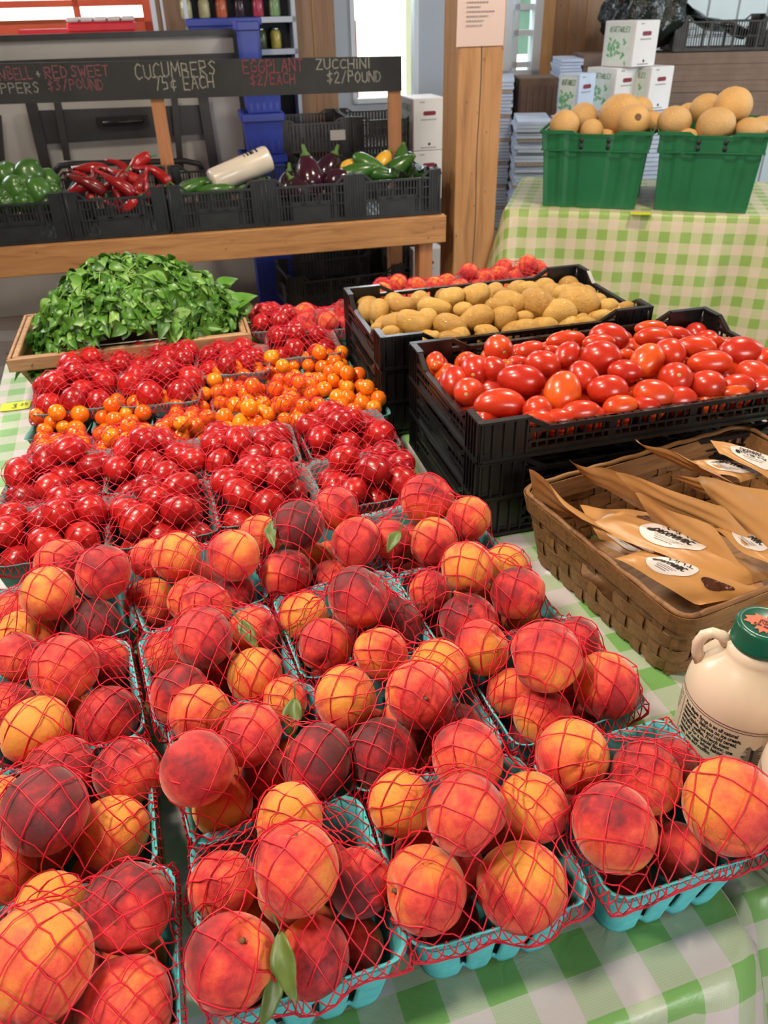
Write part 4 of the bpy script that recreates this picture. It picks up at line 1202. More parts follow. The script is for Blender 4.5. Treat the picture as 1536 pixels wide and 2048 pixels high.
for i in range(NS):
    s = (i+.5)/NS; pts = []
    (x, y), nn, k, f = perim(WLw, WLd, s)
    if k in (1, 3) and .38 < f < .62: segs = [(.0, .056), (.080, .108)]
    else: segs = [(.0, .108)]
    for za, zb in segs:
        vs = []; n = 10
        for j in range(n+1):
            z = za+(zb-za)*j/n; row = math.sin(math.pi*(z/.0255+.0)+ (math.pi if i % 2 else 0))*-.0024
            w, d = size_at(z)
            for ds in (-.0063, .0063):
                sk = ds + .0  # slight slant gives the diagonal look of the weave
                (x, y), nn, _, _ = perim(w, d, s+sk+(z-.05)*.0)
                for t in (0, -.0012): vs.append((x+nn[0]*(row+t), y+nn[1]*(row+t), z))
        fs = []
        for j in range(n):
            a = j*4; b = a+4; fs += [(a, a+2, b+2, b), (a+1, b+1, b+3, a+3), (a, b, b+1, a+1), (a+2, a+3, b+3, b+2)]
        mb.add(vs, fs, 1, False)
w0, d0 = size_at(0); mb.box((0,0,.003), (w0-.01, d0-.01, .004), 0)
mb.build('woven_body', [MAT['splint_wood'], MAT['splint_wood_up']], wbk)
mb = MB(); strip(mb, .098, .127, 0, .0, NS, off=.0052); strip(mb, .096, .125, 0, .0, NS, off=-.0055)
vs = []; K = 160
for i in range(K):
    (x, y), nn, k, f = perim(WLw, WLd, i/K); vs.append((x, y, .128+.001*math.sin(i*1.1)))
mb.tube(vs+[vs[0]], .0042, 6)
mb.build('rim', MAT['splint_wood'], wbk)

# stroke lettering used for chalk, labels and stickers: glyphs are lists of polylines on a 0..1 box
GL = {
'A':[[(0,0),(.5,1),(1,0)],[(.2,.38),(.8,.38)]],'B':[[(0,0),(0,1),(.7,.95),(.75,.6),(.1,.52),(.9,.4),(.85,.05),(0,0)]],'C':[[(1,.85),(.6,1),(.1,.75),(.05,.3),(.4,0),(1,.12)]],
'D':[[(0,0),(0,1),(.7,.85),(.95,.45),(.6,.08),(0,0)]],'E':[[(1,1),(0,1),(0,0),(1,0)],[(0,.5),(.8,.5)]],'F':[[(1,1),(0,1),(0,0)],[(0,.5),(.7,.5)]],'G':[[(1,.85),(.5,1),(.05,.6),(.1,.15),(.6,0),(1,.2),(1,.48),(.6,.48)]],
'H':[[(0,0),(0,1)],[(1,0),(1,1)],[(0,.5),(1,.5)]],'I':[[(.5,0),(.5,1)]],'L':[[(0,1),(0,0),(.9,0)]],'M':[[(0,0),(.1,1),(.5,.3),(.9,1),(1,0)]],'N':[[(0,0),(0,1),(1,0),(1,1)]],
'O':[[(.5,1),(.05,.7),(.05,.3),(.5,0),(.95,.3),(.95,.7),(.5,1)]],'P':[[(0,0),(0,1),(.8,.95),(.9,.6),(0,.48)]],'R':[[(0,0),(0,1),(.8,.95),(.9,.6),(0,.5),(.95,0)]],'S':[[(.95,.85),(.5,1),(.1,.78),(.85,.35),(.6,.02),(.05,.12)]],
'T':[[(0,1),(1,1)],[(.5,1),(.5,0)]],'U':[[(0,1),(.05,.2),(.5,0),(.95,.2),(1,1)]],'V':[[(0,1),(.5,0),(1,1)]],'W':[[(0,1),(.25,0),(.5,.7),(.75,0),(1,1)]],'Y':[[(0,1),(.5,.5),(1,1)],[(.5,.5),(.5,0)]],'Z':[[(0,1),(1,1),(0,0),(1,0)]],
'2':[[(.05,.8),(.5,1),(.9,.75),(.1,0),(1,0)]],'3':[[(.05,.95),(.9,1),(.4,.6),(.9,.35),(.5,0),(.05,.1)]],'5':[[(.9,1),(.15,1),(.1,.55),(.8,.55),(.85,.1),(.1,0)]],'7':[[(0,1),(1,1),(.4,0)]],
'$':[[(.9,.8),(.5,.92),(.1,.72),(.85,.3),(.5,.08),(.05,.2)],[(.5,1.1),(.5,-.1)]],'/':[[(.1,-.1),(.9,1.1)]],'+':[[(.2,.5),(.8,.5)],[(.5,.8),(.5,.2)]],'&':[[(1,0),(.2,.8),(.5,1),(.75,.8),(.1,.3),(.4,0),(.95,.4)]],
'c':[[(.9,.62),(.5,.72),(.15,.5),(.15,.25),(.5,.08),(.9,.2)],[(.5,.9),(.5,-.08)]],"'":[[(.5,1),(.45,.8)]],'.':[[(.45,0),(.55,.05)]],'-':[[(.2,.5),(.8,.5)]],
}
def strokes(text, h, w=.62, gap=.25, jit=0.0, seed=0, slant=0.0):
    """polylines of a text, baseline at 0, starting at x = 0; returns (polylines, width)"""
    r = rng(seed); x = 0; out = []
    for ch in text:
        if ch == ' ': x += h*.55; continue
        g = GL.get(ch)
        if g is None: x += h*w; continue
        ww = h*w*(.35 if ch in "I'." else (1.25 if ch in 'MW' else 1)); dy = r.uniform(-jit, jit)*h; sc = 1+r.uniform(-jit, jit)
        for pl in g:
            out.append([(x+a*ww+slant*b*h + r.uniform(-jit,jit)*h*.25, dy+b*h*sc + r.uniform(-jit,jit)*h*.25) for a, b in pl])
        x += ww+h*gap
    return out, x-h*gap
def ribbon(mb, pts, wd, mapf, m=0):
    """flat stroke of width wd along 2-D polyline, mapped to 3-D"""
    for (a, b) in zip(pts[:-1], pts[1:]):
        dx, dy = b[0]-a[0], b[1]-a[1]; L = math.hypot(dx, dy)
        if L < 1e-9: continue
        nx, ny = -dy/L*wd/2, dx/L*wd/2; ex, ey = dx/L*wd*.35, dy/L*wd*.35
        k = max(1, int(L/(wd*4))); vs = []
        for i in range(k+1):
            t = i/k; px = a[0]-ex+(dx+2*ex)*t; py = a[1]-ey+(dy+2*ey)*t
            vs += [mapf(px+nx, py+ny), mapf(px-nx, py-ny)]
        mb.add(vs, [(2*i, 2*i+1, 2*i+3, 2*i+2) for i in range(k)], m)

def paper_bag(q, label, sticker=None, window=None, bulge=.012, seed=0, text='ORGANIC', text2=None):
    """kraft pouch: q = four (u, v, height) corners A B C D; A-B is the pinched open end side"""
    r = rng(seed); A, B, C, D = [P(u, v, TZ+z) for u, v, z in q]
    n0 = (B-A).cross(D-A).normalized()
    if n0.dot(-fw) < 0: n0 = -n0
    ph = [r.uniform(0, 6) for _ in range(5)]
    def pt(s, t, side):
        p = A*(1-s)*(1-t)+B*s*(1-t)+C*s*t+D*(1-s)*t
        b = (math.sin(math.pi*min(1, max(0, s)))**.6)*(math.sin(math.pi*min(1, max(0, t))))**.7*bulge*(.35+.65*t)
        wr = .0016*math.sin(9*s+4*t+ph[0])+.0012*math.sin(17*t-6*s+ph[1])
        cu = .010*math.sin(2.6*s+ph[2])*(1-t)*.6
        return p + n0*(side*b + (wr+cu)*math.sin(math.pi*min(1,max(0,s)))**.3)
    o = empty('paper_bag', pt(.5,.5,0)); inv = Matrix.Translation(-o.location)
    mb = MB(); NU, NV = 22, 16
    for side in (1, -1):
        mb.grid(NU, NV, lambda i, j: pt(i/(NU-1), j/(NV-1), side), 0, True, inv)
    # flat pinched edge strip past the bulge
    body = mb.build('pouch', MAT['kraft_paper'], o)
    if sticker:
        cs, ct, rs_, rt_, rot = sticker
        mb = MB(); vs = [pt(cs, ct, 1)+n0*.0009]; K = 30
        for ring in (.5, 1.0):
            for k in range(K):
                a = 2*math.pi*k/K; vs.append(pt(cs+rs_*ring*math.cos(a), ct+rt_*ring*math.sin(a), 1)+n0*.0009)
        fs = [(0, 1+k, 1+(k+1)%K) for k in range(K)]+[(1+k, 1+K+k, 1+K+(k+1)%K, 1+(k+1)%K) for k in range(K)]
        mb.add(vs, fs, 0, True, inv)
        st = mb.build('sticker', MAT['sticker_white'], o); st['label'] = 'white oval sticker with black lettering'
        mb = MB()
        def mp(x, y):   # x, y in -1..1 over the oval; the writing faces away, upside down
            return inv @ (pt(cs-rs_*x, ct-rt_*y*-1*-1, 1)+n0*.0014) if not rot else inv @ (pt(cs+rs_*x, ct+rt_*y, 1)+n0*.0014)
        S, w = strokes(text, .30, .5, .16, .04, seed)
        for pl in S: ribbon(mb, [(x/w*1.25-.62, y*1.0-.20) for x, y in pl], .07, mp)
        if text2:
            S, w = strokes(text2, .34, .5, .14, .06, seed+1, .3)
            for pl in S: ribbon(mb, [(x/w*1.0-.5, y-.72) for x, y in pl], .05, mp)
        for k in range(4): ribbon(mb, [(-.45+.06*k, .30+k*.13), (.5-.08*k, .32+k*.13)], .03, mp)
        mb.add([mp(-.66+.12*math.cos(a), .12+.17*math.sin(a)) for a in [i*math.pi/5 for i in range(10)]], [tuple(range(10))])
        mb.build('lettering', MAT['ink_black'], st)
    if window:
        cs, ct, rs_, rt_ = window; mb = MB(); K = 24; vs = [pt(cs, ct, 1)+n0*.0010]
        for k in range(K):
            a = 2*math.pi*k/K; q_ = 1+.18*math.sin(3*a+1)
            vs.append(pt(cs+rs_*q_*math.cos(a), ct+rt_*q_*math.sin(a), 1)+n0*.0010)
        mb.add(vs, [(0, 1+k, 1+(k+1)%K) for k in range(K)], 0, True, inv)
        wn = mb.build('window', MAT['dried_fruit'], o); wn['label'] = 'clear window showing dark clusters inside'
    tag(o, label, 'bag', 'kraft paper bags in the woven basket')
    return o
paper_bag([(1345,1140,.100),(1205,1090,.110),(1160,1010,.100),(1300,1025,.10)], 'paper bag with oval sticker lying under the tall leftmost bags', (.62,.42,.25,.33,0), (.12,.75,.13,.16), .014, 21)
paper_bag([(1340,1120,.118),(1500,1120,.118),(1560,1230,.100),(1400,1215,.098)], 'paper bag standing deep in the basket behind the syrup jug', None, None, .010, 22)
paper_bag([(1400,1210,.112),(1225,1118,.140),(1290,1100,.140),(1540,1185,.115)], 'nearest paper bag with sticker and clear window, behind the syrup jug', (.63,.52,.20,.33,0), (.22,.55,.12,.15), .016, 23, text2='NUT')
paper_bag([(1460,1180,.120),(1175,1048,.160),(1245,1022,.155),(1560,1150,.110)], 'paper bag with an oval sticker above the nearest bag', (.58,.58,.20,.36,0), None, .015, 24, text2='NUT')
paper_bag([(1058,938,.200),(1172,1042,.170),(1330,1120,.120),(1068,996,.140)], 'tall leftmost paper bag with its pointed corner up', None, None, .004, 25)
paper_bag([(1138,918,.205),(1238,945,.195),(1330,1040,.13),(1178,962,.150)], 'plain paper bag second from the left, pointed corner up', None, None, .004, 26)
paper_bag([(1270,985,.185),(1425,1048,.170),(1545,1225,.090),(1330,1085,.110)], 'plain paper bag in the middle with a straight lit edge', None, None, .005, 27)
paper_bag([(1545,1130,.140),(1425,1055,.165),(1470,1060,.150),(1580,1100,.140)], 'paper bag half hidden at the right with a sticker', (.55,.5,.3,.38,0), None, .010, 28)
paper_bag([(1230,945,.215),(1445,1010,.190),(1530,1105,.14),(1285,1003,.165)], 'long plain paper bag across the middle, pointed left corner', None, None, .005, 29)
paper_bag([(1338,948,.190),(1440,955,.185),(1480,1010,.150),(1400,985,.160)], 'small visible tip of a paper bag behind the large right bag', None, None, .003, 30)
paper_bag([(1270,878,.220),(1400,935,.205),(1470,968,.18),(1318,915,.185)], 'paper bag leaning on the black crate, farthest left at the back', None, None, .004, 31)
paper_bag([(1480,965,.170),(1375,922,.185),(1425,918,.180),(1545,945,.160)], 'paper bag at the back with its sticker seen edge on', (.5,.5,.4,.36,0), None, .010, 32)
paper_bag([(1393,955,.225),(1570,985,.205),(1610,1170,.12),(1430,1012,.175)], 'large plain paper bag at the right edge', None, None, .006, 33)
paper_bag([(1600,990,.170),(1440,908,.195),(1420,880,.200),(1600,925,.180)], 'paper bag at the back right with a vanilla sticker', (.58,.5,.26,.36,0), None, .010, 34, text='VANILLA', text2='ORGANIC')

# ---------------------------------------------------------------- maple syrup jugs
def jug(x, y, rz, label):
    j = empty('syrup_jug', (x, y, TZ+.001), rz); j.scale = (1, 1, .955)
    R = .0615
    prof = [(.0,.0),(.046,.0),(.052,.002),(.0575,.008),(R,.018),(R,.060),(R,.118),(.0608,.134),(.0588,.146),(.0545,.159),(.047,.171),(.0385,.180),(.0335,.186),(.0315,.190),(.0315,.200),(.027,.201),(.026,.212),(.02,.212)]
    mb = MB(); mb.lathe(prof, 56, cap=False); mb.build('bottle', MAT['jug_plastic'], j)
    mb = MB()
    mb.tube([(-.0505,0,.158),(-.056,0,.170),(-.058,0,.184),(-.054,0,.197),(-.046,0,.203),(-.037,0,.201),(-.030,0,.194)], [.0075,.0065,.006,.006,.006,.0065,.008], 12)
    mb.build('handle', MAT['jug_plastic'], j)
    mb = MB(); n = 96; pr = [(.0290,.203),(.0298,.205),(.0298,.2075),(.0285,.2085),(.0285,.228),(.0275,.2305),(.024,.2320),(.0225,.2312),(.0,.2312)]
    def fn(i, k):
        r_, z = pr[k]; a = 2*math.pi*i/n; q = r_ + (.0004 if (i % 2 and 3 <= k <= 4) else 0); return (q*math.cos(a), q*math.sin(a), z)
    mb.grid(n, len(pr), fn, 0, True, closed_u=True); cp = mb.build('cap', MAT['cap_green'], j)
    # maple leaf sticker on the cap
    leaf = [(0,1),(.12,.72),(.30,.82),(.26,.46),(.50,.62),(.58,.48),(.92,.52),(.80,.26),(.98,.10),(.56,-.18),(.62,-.36),(.10,-.30),(.06,-.75),(-.06,-.75),(-.10,-.30),(-.62,-.36),(-.56,-.18),(-.98,.10),(-.80,.26),(-.92,.52),(-.58,.48),(-.50,.62),(-.26,.46),(-.30,.82),(-.12,.72)]
    mb = MB(); vs = [(0,.05,0)]+[(a, b, 0) for a, b in leaf]; K = len(leaf)
    Ml = Matrix.Translation((0,0,.2319)) @ Matrix.Rotation(math.pi-.35, 4, 'Z') @ Matrix.Scale(.0212, 4)
    mb.add(vs, [(0, 1+k, 1+(k+1)%K) for k in range(K)], 0, False, Ml); lf = mb.build('leaf_sticker', MAT['leaf_sticker'], j)
    mb = MB()
    for r_, (tx, yy) in enumerate((('PURE NEW', .40), ('MAPLE', .18), ('SYRUP', -.02), ('50', -.26))):
        S, w = strokes(tx, .13, .6, .3)
        for pl in S: ribbon(mb, [(x-w/2, y+yy-.05) for x, y in pl], .035, lambda a, b: Ml @ Vector((a, b, .02)))
    mb.build('sticker_lettering', MAT['ink_black'], lf)
    # printed label wrapped around the body
    mb = MB(); RR = R+.00035
    def wrap(x, z): a = (x+.008)/R; return (RR*math.sin(a), -RR*math.cos(a), .010+z*1.06)
    for (z, wd, m) in ((.111,.0010,1),(.1075,.0008,0),(.014,.0009,0),(.0165,.0006,0)):
        ribbon(mb, [(x/100*.3865, z) for x in range(-50, 51)], wd, wrap, m)
    def font_text(txt, size, x0, z0, m, bold=0.0, shear=0.0, align='LEFT', fit=None):
        cu = bpy.data.curves.new('txt', 'FONT'); cu.body = txt; cu.size = size; cu.align_x = align; cu.offset = bold; cu.shear = shear; cu.space_line = .86
        cu.resolution_u = 3
        to = bpy.data.objects.new('txt', cu); COL.objects.link(to)
        dg = bpy.context.evaluated_depsgraph_get(); me = to.evaluated_get(dg).to_mesh()
        kx = fit/max(v.co.x for v in me.vertices) if fit else 1.0
        V = [wrap(x0+v.co.x*kx, z0+v.co.y) for v in me.vertices]; Fs = [tuple(p.vertices) for p in me.polygons]
        mb.add(V, Fs, m); to.evaluated_get(dg).to_mesh_clear(); bpy.data.objects.remove(to); bpy.data.curves.remove(cu)
    font_text('Pure Maple Syrup is an all natural\nsweetener - delicious on ice cream,\nbaked apples, hot and cold cereal,\npancakes, waffles, French toast\nand fruit. For a special flavor, use\ninstead of sugar when baking\ncakes, pies and muffins.', .0074, -.0800, .0985, 0, .00022, .15, fit=.072)
    font_text('member', .0036, -.066, .0535, 0)
    font_text('New Hampshire\nMaple Producers\nAssociation, Inc.', .0068, -.067, .0465, 1, .00028, fit=.032)
    font_text('nhmapleproducers.com', .0044, -.064, .0265, 0, fit=.03)
    font_text('Nutrition Facts\nServing size\nCalories 200\nTotal Fat 0g\nSodium 5mg\nSugars 53g\nProtein 0g', .0052, -.112, .098, 0, fit=.022)
    for x in (-.114, -.0855): ribbon(mb, [(x, .103), (x, .052)], .0006, wrap, 0)
    # little sap bucket figure, round leaf emblem and a bare tree
    f1 = [(-.083,.038),(-.072,.038),(-.0735,.050),(-.0815,.050)]
    mb.add([wrap(*p) for p in f1], [(0,1,2,3)], 1)
    ribbon(mb, [(-.0775+.0042*math.cos(a*.5), .0560+.0052*math.sin(a*.5)) for a in range(13)], .0006, wrap, 0)
    ribbon(mb, [(-.026+.0085*math.cos(a*.3), .043+.0075*math.sin(a*.3)) for a in range(22)], .0007, wrap, 1)
    mb.add([wrap(-.026+p[0]*.0062, .043+p[1]*.0058) for p in [(0,.05)]+leaf], [(0, 1+k, 1+(k+1)%K) for k in range(K)], 1)
    rr_ = rng(5)
    ribbon(mb, [(.006,.018),(.007,.050),(.005,.085)], .003, wrap, 0)
    for k in range(60):
        z = .03+.055*k/60; s = -1 if k % 2 else 1; L = .016*(1-.55*(k/60)); 
        ribbon(mb, [(.006, z), (.006+s*L*.6, z+.006), (.006+s*L, z+.004+rr_.uniform(0,.006))], .0007, wrap, 0)
    ribbon(mb, [(-.012,.022),(-.020,.027),(-.026,.024),(-.025,.018),(-.018,.0175),(-.010,.02),(-.006,.029),(-.003,.022)], .0013, wrap, 0)
    mb.build('printed_label', [MAT['ink_black'], MAT['ink_maroon']], j)
    tag(j, label, 'jug', 'plastic maple syrup jugs')
    return j
# centre of the first jug and its neighbour further right
jug(.392, .600, math.radians(-21), 'cream plastic maple syrup jug with green cap beside the woven basket')
jug(.427, .481, math.radians(-21), 'second cream syrup jug cut off by the right edge of the picture')

# ---------------------------------------------------------------- yellow price notes
def note(u, v, z, w, h, rz, label, seed):
    p = P(u, v, z); o = empty('price_note', p, rz); mb = MB()
    mb.grid(8, 5, lambda i, j: ((i/7-.5)*w, (j/4-.5)*h, .0012+.004*(i/7-.5)**2), 0, True)
    s = mb.build('paper', MAT['sticky_yellow'], o)
    mb = MB(); S, wd = strokes('3', .5*h, .5, .2); S2, w2 = strokes('25', .3*h, .5, .2)
    for pl in S: ribbon(mb, [(x-w*.12, y-h*.3) for x, y in pl], .0022, lambda a, b: (a, b, .0030))
    for pl in S2: ribbon(mb, [(x+w*.16, y-h*.1) for x, y in pl], .0016, lambda a, b: (a, b, .0030))
    mb.build('handwriting', MAT['ink_black'], o)
    tag(o, label, 'note', 'yellow price notes')
note(32, 813, TZ+.001, .066, .045, math.radians(14), 'yellow sticky price note on the cloth left of the big tomatoes', 1)
note(-8, 1000, TZ+.001, .066, .045, math.radians(17), 'yellow sticky price note cut by the left edge', 2)

# ---------------------------------------------------------------- the barn around the table
BA = math.radians(12)
C0 = P(893, 430, TZ)
bu = Vector((math.cos(BA), math.sin(BA), 0)); bn = Vector((-math.sin(BA), math.cos(BA), 0)); Z1 = Vector((0,0,1))
def B(s, d, z): return Vector((C0.x, C0.y, 0)) + bu*s + bn*d + Z1*z          # barn coordinates
RB_ = frame(bu, bn, Z1, (C0.x, C0.y, 0)); RBi = RB_.inverted()
def Q(u, v, d):
    """(s, z) where the view through (u, v) meets the barn plane d behind the wooden table's front"""
    q = RBi @ PV(u, v, B(0, d, 0), bn); return q.x, q.z
CE = 3.45; WD = 2.45
def sbox(name, s0, s1, d0, d1, z0, z1, mat, kind=True):
    mb = MB(); mb.box(((s0+s1)/2, (d0+d1)/2, (z0+z1)/2), (s1-s0, d1-d0, z1-z0), M=RB_)
    o = mb.build(name, MAT[mat])
    if kind: o['kind'] = 'structure'
    return o
sbox('floor', -5.2, 5.2, -7.5, WD+.1, -.1, 0, 'barn_floor')
sbox('ceiling', -5.2, 5.2, -7.5, WD+.1, CE, CE+.1, 'wall_board')
sbox('wall_left', -5.2, -5.1, -7.5, WD, 0, CE, 'wall_board')
sbox('wall_right', 5.1, 5.2, -7.5, WD, 0, CE, 'panel_white')
# back wall: panels (s0, s1, z0, z1, material slot), openings left out
sx = lambda u, v=60: Q(u, v, WD)[0]
zL = Q(150, 66, WD)[1]; zM = Q(770, 205, WD)[1]; zR = Q(1040, 160, WD)[1]; zT = 2.75
mb = MB()
def wp(s0, s1, z0, z1, m): mb.box(((s0+s1)/2, WD+.05, (z0+z1)/2), (s1-s0, .1, z1-z0), m, RB_)
s1_, s2_, s3_, s4_, s5_, s6_, s7_, s8_, s9_ = sx(-420), sx(308), sx(670), sx(706,200), sx(836,200), sx(1003,120), sx(1078,120), sx(1262), sx(1290)
wp(-5.2, s1_, 0, CE, 1); wp(s1_, s2_, 0, zL, 1); wp(s1_, s2_, zT, CE, 0)
wp(s2_, s3_, 0, CE, 0); wp(s3_, s4_, 0, CE, 1); wp(s4_, s5_, 0, zM, 1); wp(s4_, s5_, zT, CE, 0); wp(s5_, s6_, 0, CE, 1)
wp(s6_, s7_, 0, zR, 1); wp(s6_, s7_, zT, CE, 0); wp(s7_, s8_, 0, CE, 0); wp(s8_, 5.2, 0, CE, 2)
wbk_ = mb.build('wall_back', [MAT['wall_board'], MAT['wall_blue_white'], MAT['panel_white']]); wbk_['kind'] = 'structure'
for i in range(14):
    s = s8_+.10+i*.24
    if s < 5: sbox('trim_%d' % (i+1), s, s+.018, WD-.018, WD, 0, CE, 'panel_white')
for i, u in enumerate((628, 1135, 1172, 1212)):
    s = sx(u); sbox('trim_%d' % (20+i), s-.006, s+.006, WD-.004, WD, 0, CE, 'post_pine')
# windows
def window(n, s0, s1, z0, z1, mat, bars_v, bars_h, wdt=.05):
    mb = MB()
    def b(a0, a1, c0, c1, t=.09): mb.box(((a0+a1)/2, WD+.03, (c0+c1)/2), (a1-a0, t, c1-c0), 0, RB_)
    b(s0, s0+wdt, z0, z1); b(s1-wdt, s1, z0, z1); b(s0, s1, z0, z0+wdt); b(s0, s1, z1-wdt, z1)
    for f in bars_v: s = s0+(s1-s0)*f; b(s-.018, s+.018, z0, z1, .05)
    for z in bars_h: b(s0, s1, z-.018, z+.018, .05)
    w = mb.build('window_%d' % n, MAT[mat]); w['kind'] = 'structure'
    g = MB(); g.box(((s0+s1)/2, WD+.03, (z0+z1)/2), (s1-s0-.02, .004, z1-z0-.02), 0, RB_); g.build('pane', MAT['window_glass'], w)
    return w
window(1, s1_, s2_, zL, zT, 'barn_red', (.30, sum([(sx(150,8)-s1_)/(s2_-s1_)])), (Q(150,18,WD)[1]+.03,))
window(2, s4_, s5_, zM, zT, 'white_paint', (), (zM+1.0,), .03)
window(3, s6_, s7_, zR, zT, 'white_paint', (.35,), (Q(1040,130,WD)[1], Q(1040,66,WD)[1], Q(1040,14,WD)[1]), .06)
sbox('trim_30', s7_, sx(1099,120), WD-.03, WD-.001, zR-.05, zT, 'window_pine')
sbox('trim_31', s2_, sx(318), WD-.03, WD-.001, 0, zT, 'white_paint')
sbox('trim_32', sx(328), sx(333), WD-.02, WD-.001, 0, zT, 'white_paint')
# outside: sky, grass and the red neighbouring building
def outside(name, s0, s1, d, z0, z1, mat):
    mb = MB(); mb.box(((s0+s1)/2, d, (z0+z1)/2), (s1-s0, .05, z1-z0), 0, RB_); o = mb.build(name, MAT[mat]); o['kind'] = 'structure'; return o
outside('sky', -14, 12, WD+9, -2, 12, 'bright_sky_outside')
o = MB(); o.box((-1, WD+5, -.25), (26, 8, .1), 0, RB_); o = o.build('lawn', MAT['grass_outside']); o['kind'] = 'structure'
rb = empty('red_building', B(-3.0, WD+2.2, 0), BA)
zq = Q(150, 22, WD+2.2)[1]
mb = MB(); mb.box((-.2, 0, zq/2-.05), (7.0, .2, zq-.1)); mb.build('siding', MAT['barn_red'], rb)
mb = MB()
for k in range(24): mb.box((-3.4+k*.3, -.105, zq/2-.05), (.02, .02, zq-.14))
mb.box((-.2, -.12, zq-.09), (7.1, .08, .07)); mb.build('battens', MAT['barn_red'], rb)
tag(rb, 'orange red board building seen through the left window', 'building')
pb = empty('pink_house', B(Q(1040,90,WD+5)[0], WD+5, 0), BA)
mb = MB(); mb.box((-.9, .3, 1.8), (1.0, .3, 3.6)); mb.build('brick_wall', MAT['paper_pink'], pb)
mb = MB(); mb.box((.05, .25, 1.45), (.34, .1, .9)); mb.box((.05,.2,1.45),(.40,.04,.05)); mb.build('window', MAT['blue_white_card'], pb)
tag(pb, 'pinkish house seen through the small window beside the post', 'building')

# timber post with the notice
pd = .10
ps0 = Q(912, 300, pd)[0]; ps1 = Q(998, 300, pd)[0]; pwid = ps1-ps0
mb = MB(); mb.box(((ps0+ps1)/2, pd+pwid*.55, CE/2), (pwid, pwid*1.1, CE), 0, RB_); po = mb.build('trim_40', MAT['post_pine']); po['kind'] = 'structure'; bevel(po, .006)
mb = MB(); c_ = Q(955, 300, pd)[0]
mb.tube([B(c_+.003*math.sin(k*1.3), pd+.0035, k*CE/30) for k in range(31)], .0045, 6); ck = mb.build('crack', MAT['dark_backing'], po)
s0, z0 = Q(912, 94, pd-.004); s1, z1 = Q(1006, 94, pd-.004)
no = empty('paper_notice', B((s0+s1)/2, pd-.004, z0), BA); hw = (s1-s0)/2
mb = MB(); mb.grid(6, 8, lambda i, j: ((i/5-.5)*2*hw, -.001-.004*math.sin(j*.5), j/7*hw*2.75), 0, True); mb.build('sheet', MAT['paper_pink'], no)
mb = MB(); r = rng(3)
for k in range(12):
    z = hw*.72+k*hw*.155; L = hw*r.uniform(.5,1.15); x = -hw*.62
    while x < -hw*.62+L:
        w = r.uniform(.004,.011); mb.box((x+w/2, -.0065-.002, z), (w, .0006, .0035)); x += w+.003
mb.build('small_print', MAT['ink_grey'], no); tag(no, 'pale pink printed notice pinned on the timber post', 'notice')

# wooden farm table
zb = (RBi @ PV(893, 485, C0, bn)).z
wt = empty('wooden_table', B(-1.5, .36, 0), BA)
tag(wt, 'long pine table carrying the row of black vegetable crates', 'table')
Wl = 3.0
mb = MB(); mb.box((1.5-Wl/2-.0, -.36+.02, (TZ+zb)/2), (Wl, .04, TZ-zb-.002), ch=.003); mb.build('front_board', MAT['table_pine'], wt)
mb = MB()
for k in range(5): mb.box((1.5-Wl/2, -.31+.14*k+.045, TZ-.012), (Wl-.02, .134, .022), ch=.002)
mb.build('top_planks', MAT['table_pine'], wt)
mb = MB(); mb.box((1.5-Wl/2, .38, (TZ+zb)/2), (Wl, .04, TZ-zb-.002)); mb.build('back_board', MAT['table_pine'], wt)
for (u, v, d, w) in ((849, 520, .05, .062), (791, 520, .66, .062)):
    s = Q(u, v, d)[0]; mb = MB(); mb.box((s+1.5, d-.36+.02, (TZ-.03)/2), (w, .085, TZ-.03)); mb.build('leg', MAT['stake_pine'], wt)
for d in (.05, .66):
    mb = MB(); mb.box((-1.3, d-.36+.02, (TZ-.03)/2), (.085, .085, TZ-.03)); mb.build('leg', MAT['stake_pine'], wt)

# crates of vegetables on it
sp_ = [Q(e1[0], e1[1], .03)[0]-Q(e2[0], e2[1], .03)[0] for e1, e2 in zip([(795,436),(626,450),(442,461),(245,473),(42,486)], [(626,450),(442,461),(245,473),(42,486),(-165,497)])]
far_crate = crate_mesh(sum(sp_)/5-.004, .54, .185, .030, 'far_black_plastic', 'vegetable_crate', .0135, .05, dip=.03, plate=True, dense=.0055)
edges = [(795, 436), (626, 450), (442, 461), (245, 473), (42, 486), (-165, 497)]
FCN = ['rightmost black crate on the pine table, with zucchini and yellow squash', 'black crate of eggplants on the pine table', 'black crate under the white bag roll on the pine table', 'black crate heaped with red sweet peppers', 'black crate heaped with green bell peppers', 'black crate cut by the left edge, on the pine table']
FCX = []
xr = Q(878, 428, .03)[0]
for k, (u, v) in enumerate(edges):
    s = Q(u, v, .03)[0]; FCX.append(s)
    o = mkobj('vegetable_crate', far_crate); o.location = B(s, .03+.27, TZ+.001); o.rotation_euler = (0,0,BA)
    tag(o, FCN[k], 'crate', 'black crates on the pine table')
sp = [FCX[i]-FCX[i+1] for i in range(5)]
def veg_at(name, me, u, v, d, rpx, label, cat, grp, rot, stretch=1.0, color=None):
    p = PV(u, v, B(0, d, 0), bn); R = rpx*depth(p)/F
    o = mkobj(name, me); o.location = p; o.rotation_euler = rot; o.scale = (R, R, R*stretch); tag(o, label, cat, grp)
    return o
BELL = blob('bell_pepper', 'green_pepper_skin', 28, 18, 1.15, 1.0, .3, .45, lobes=4, lob=.10, seed=41)
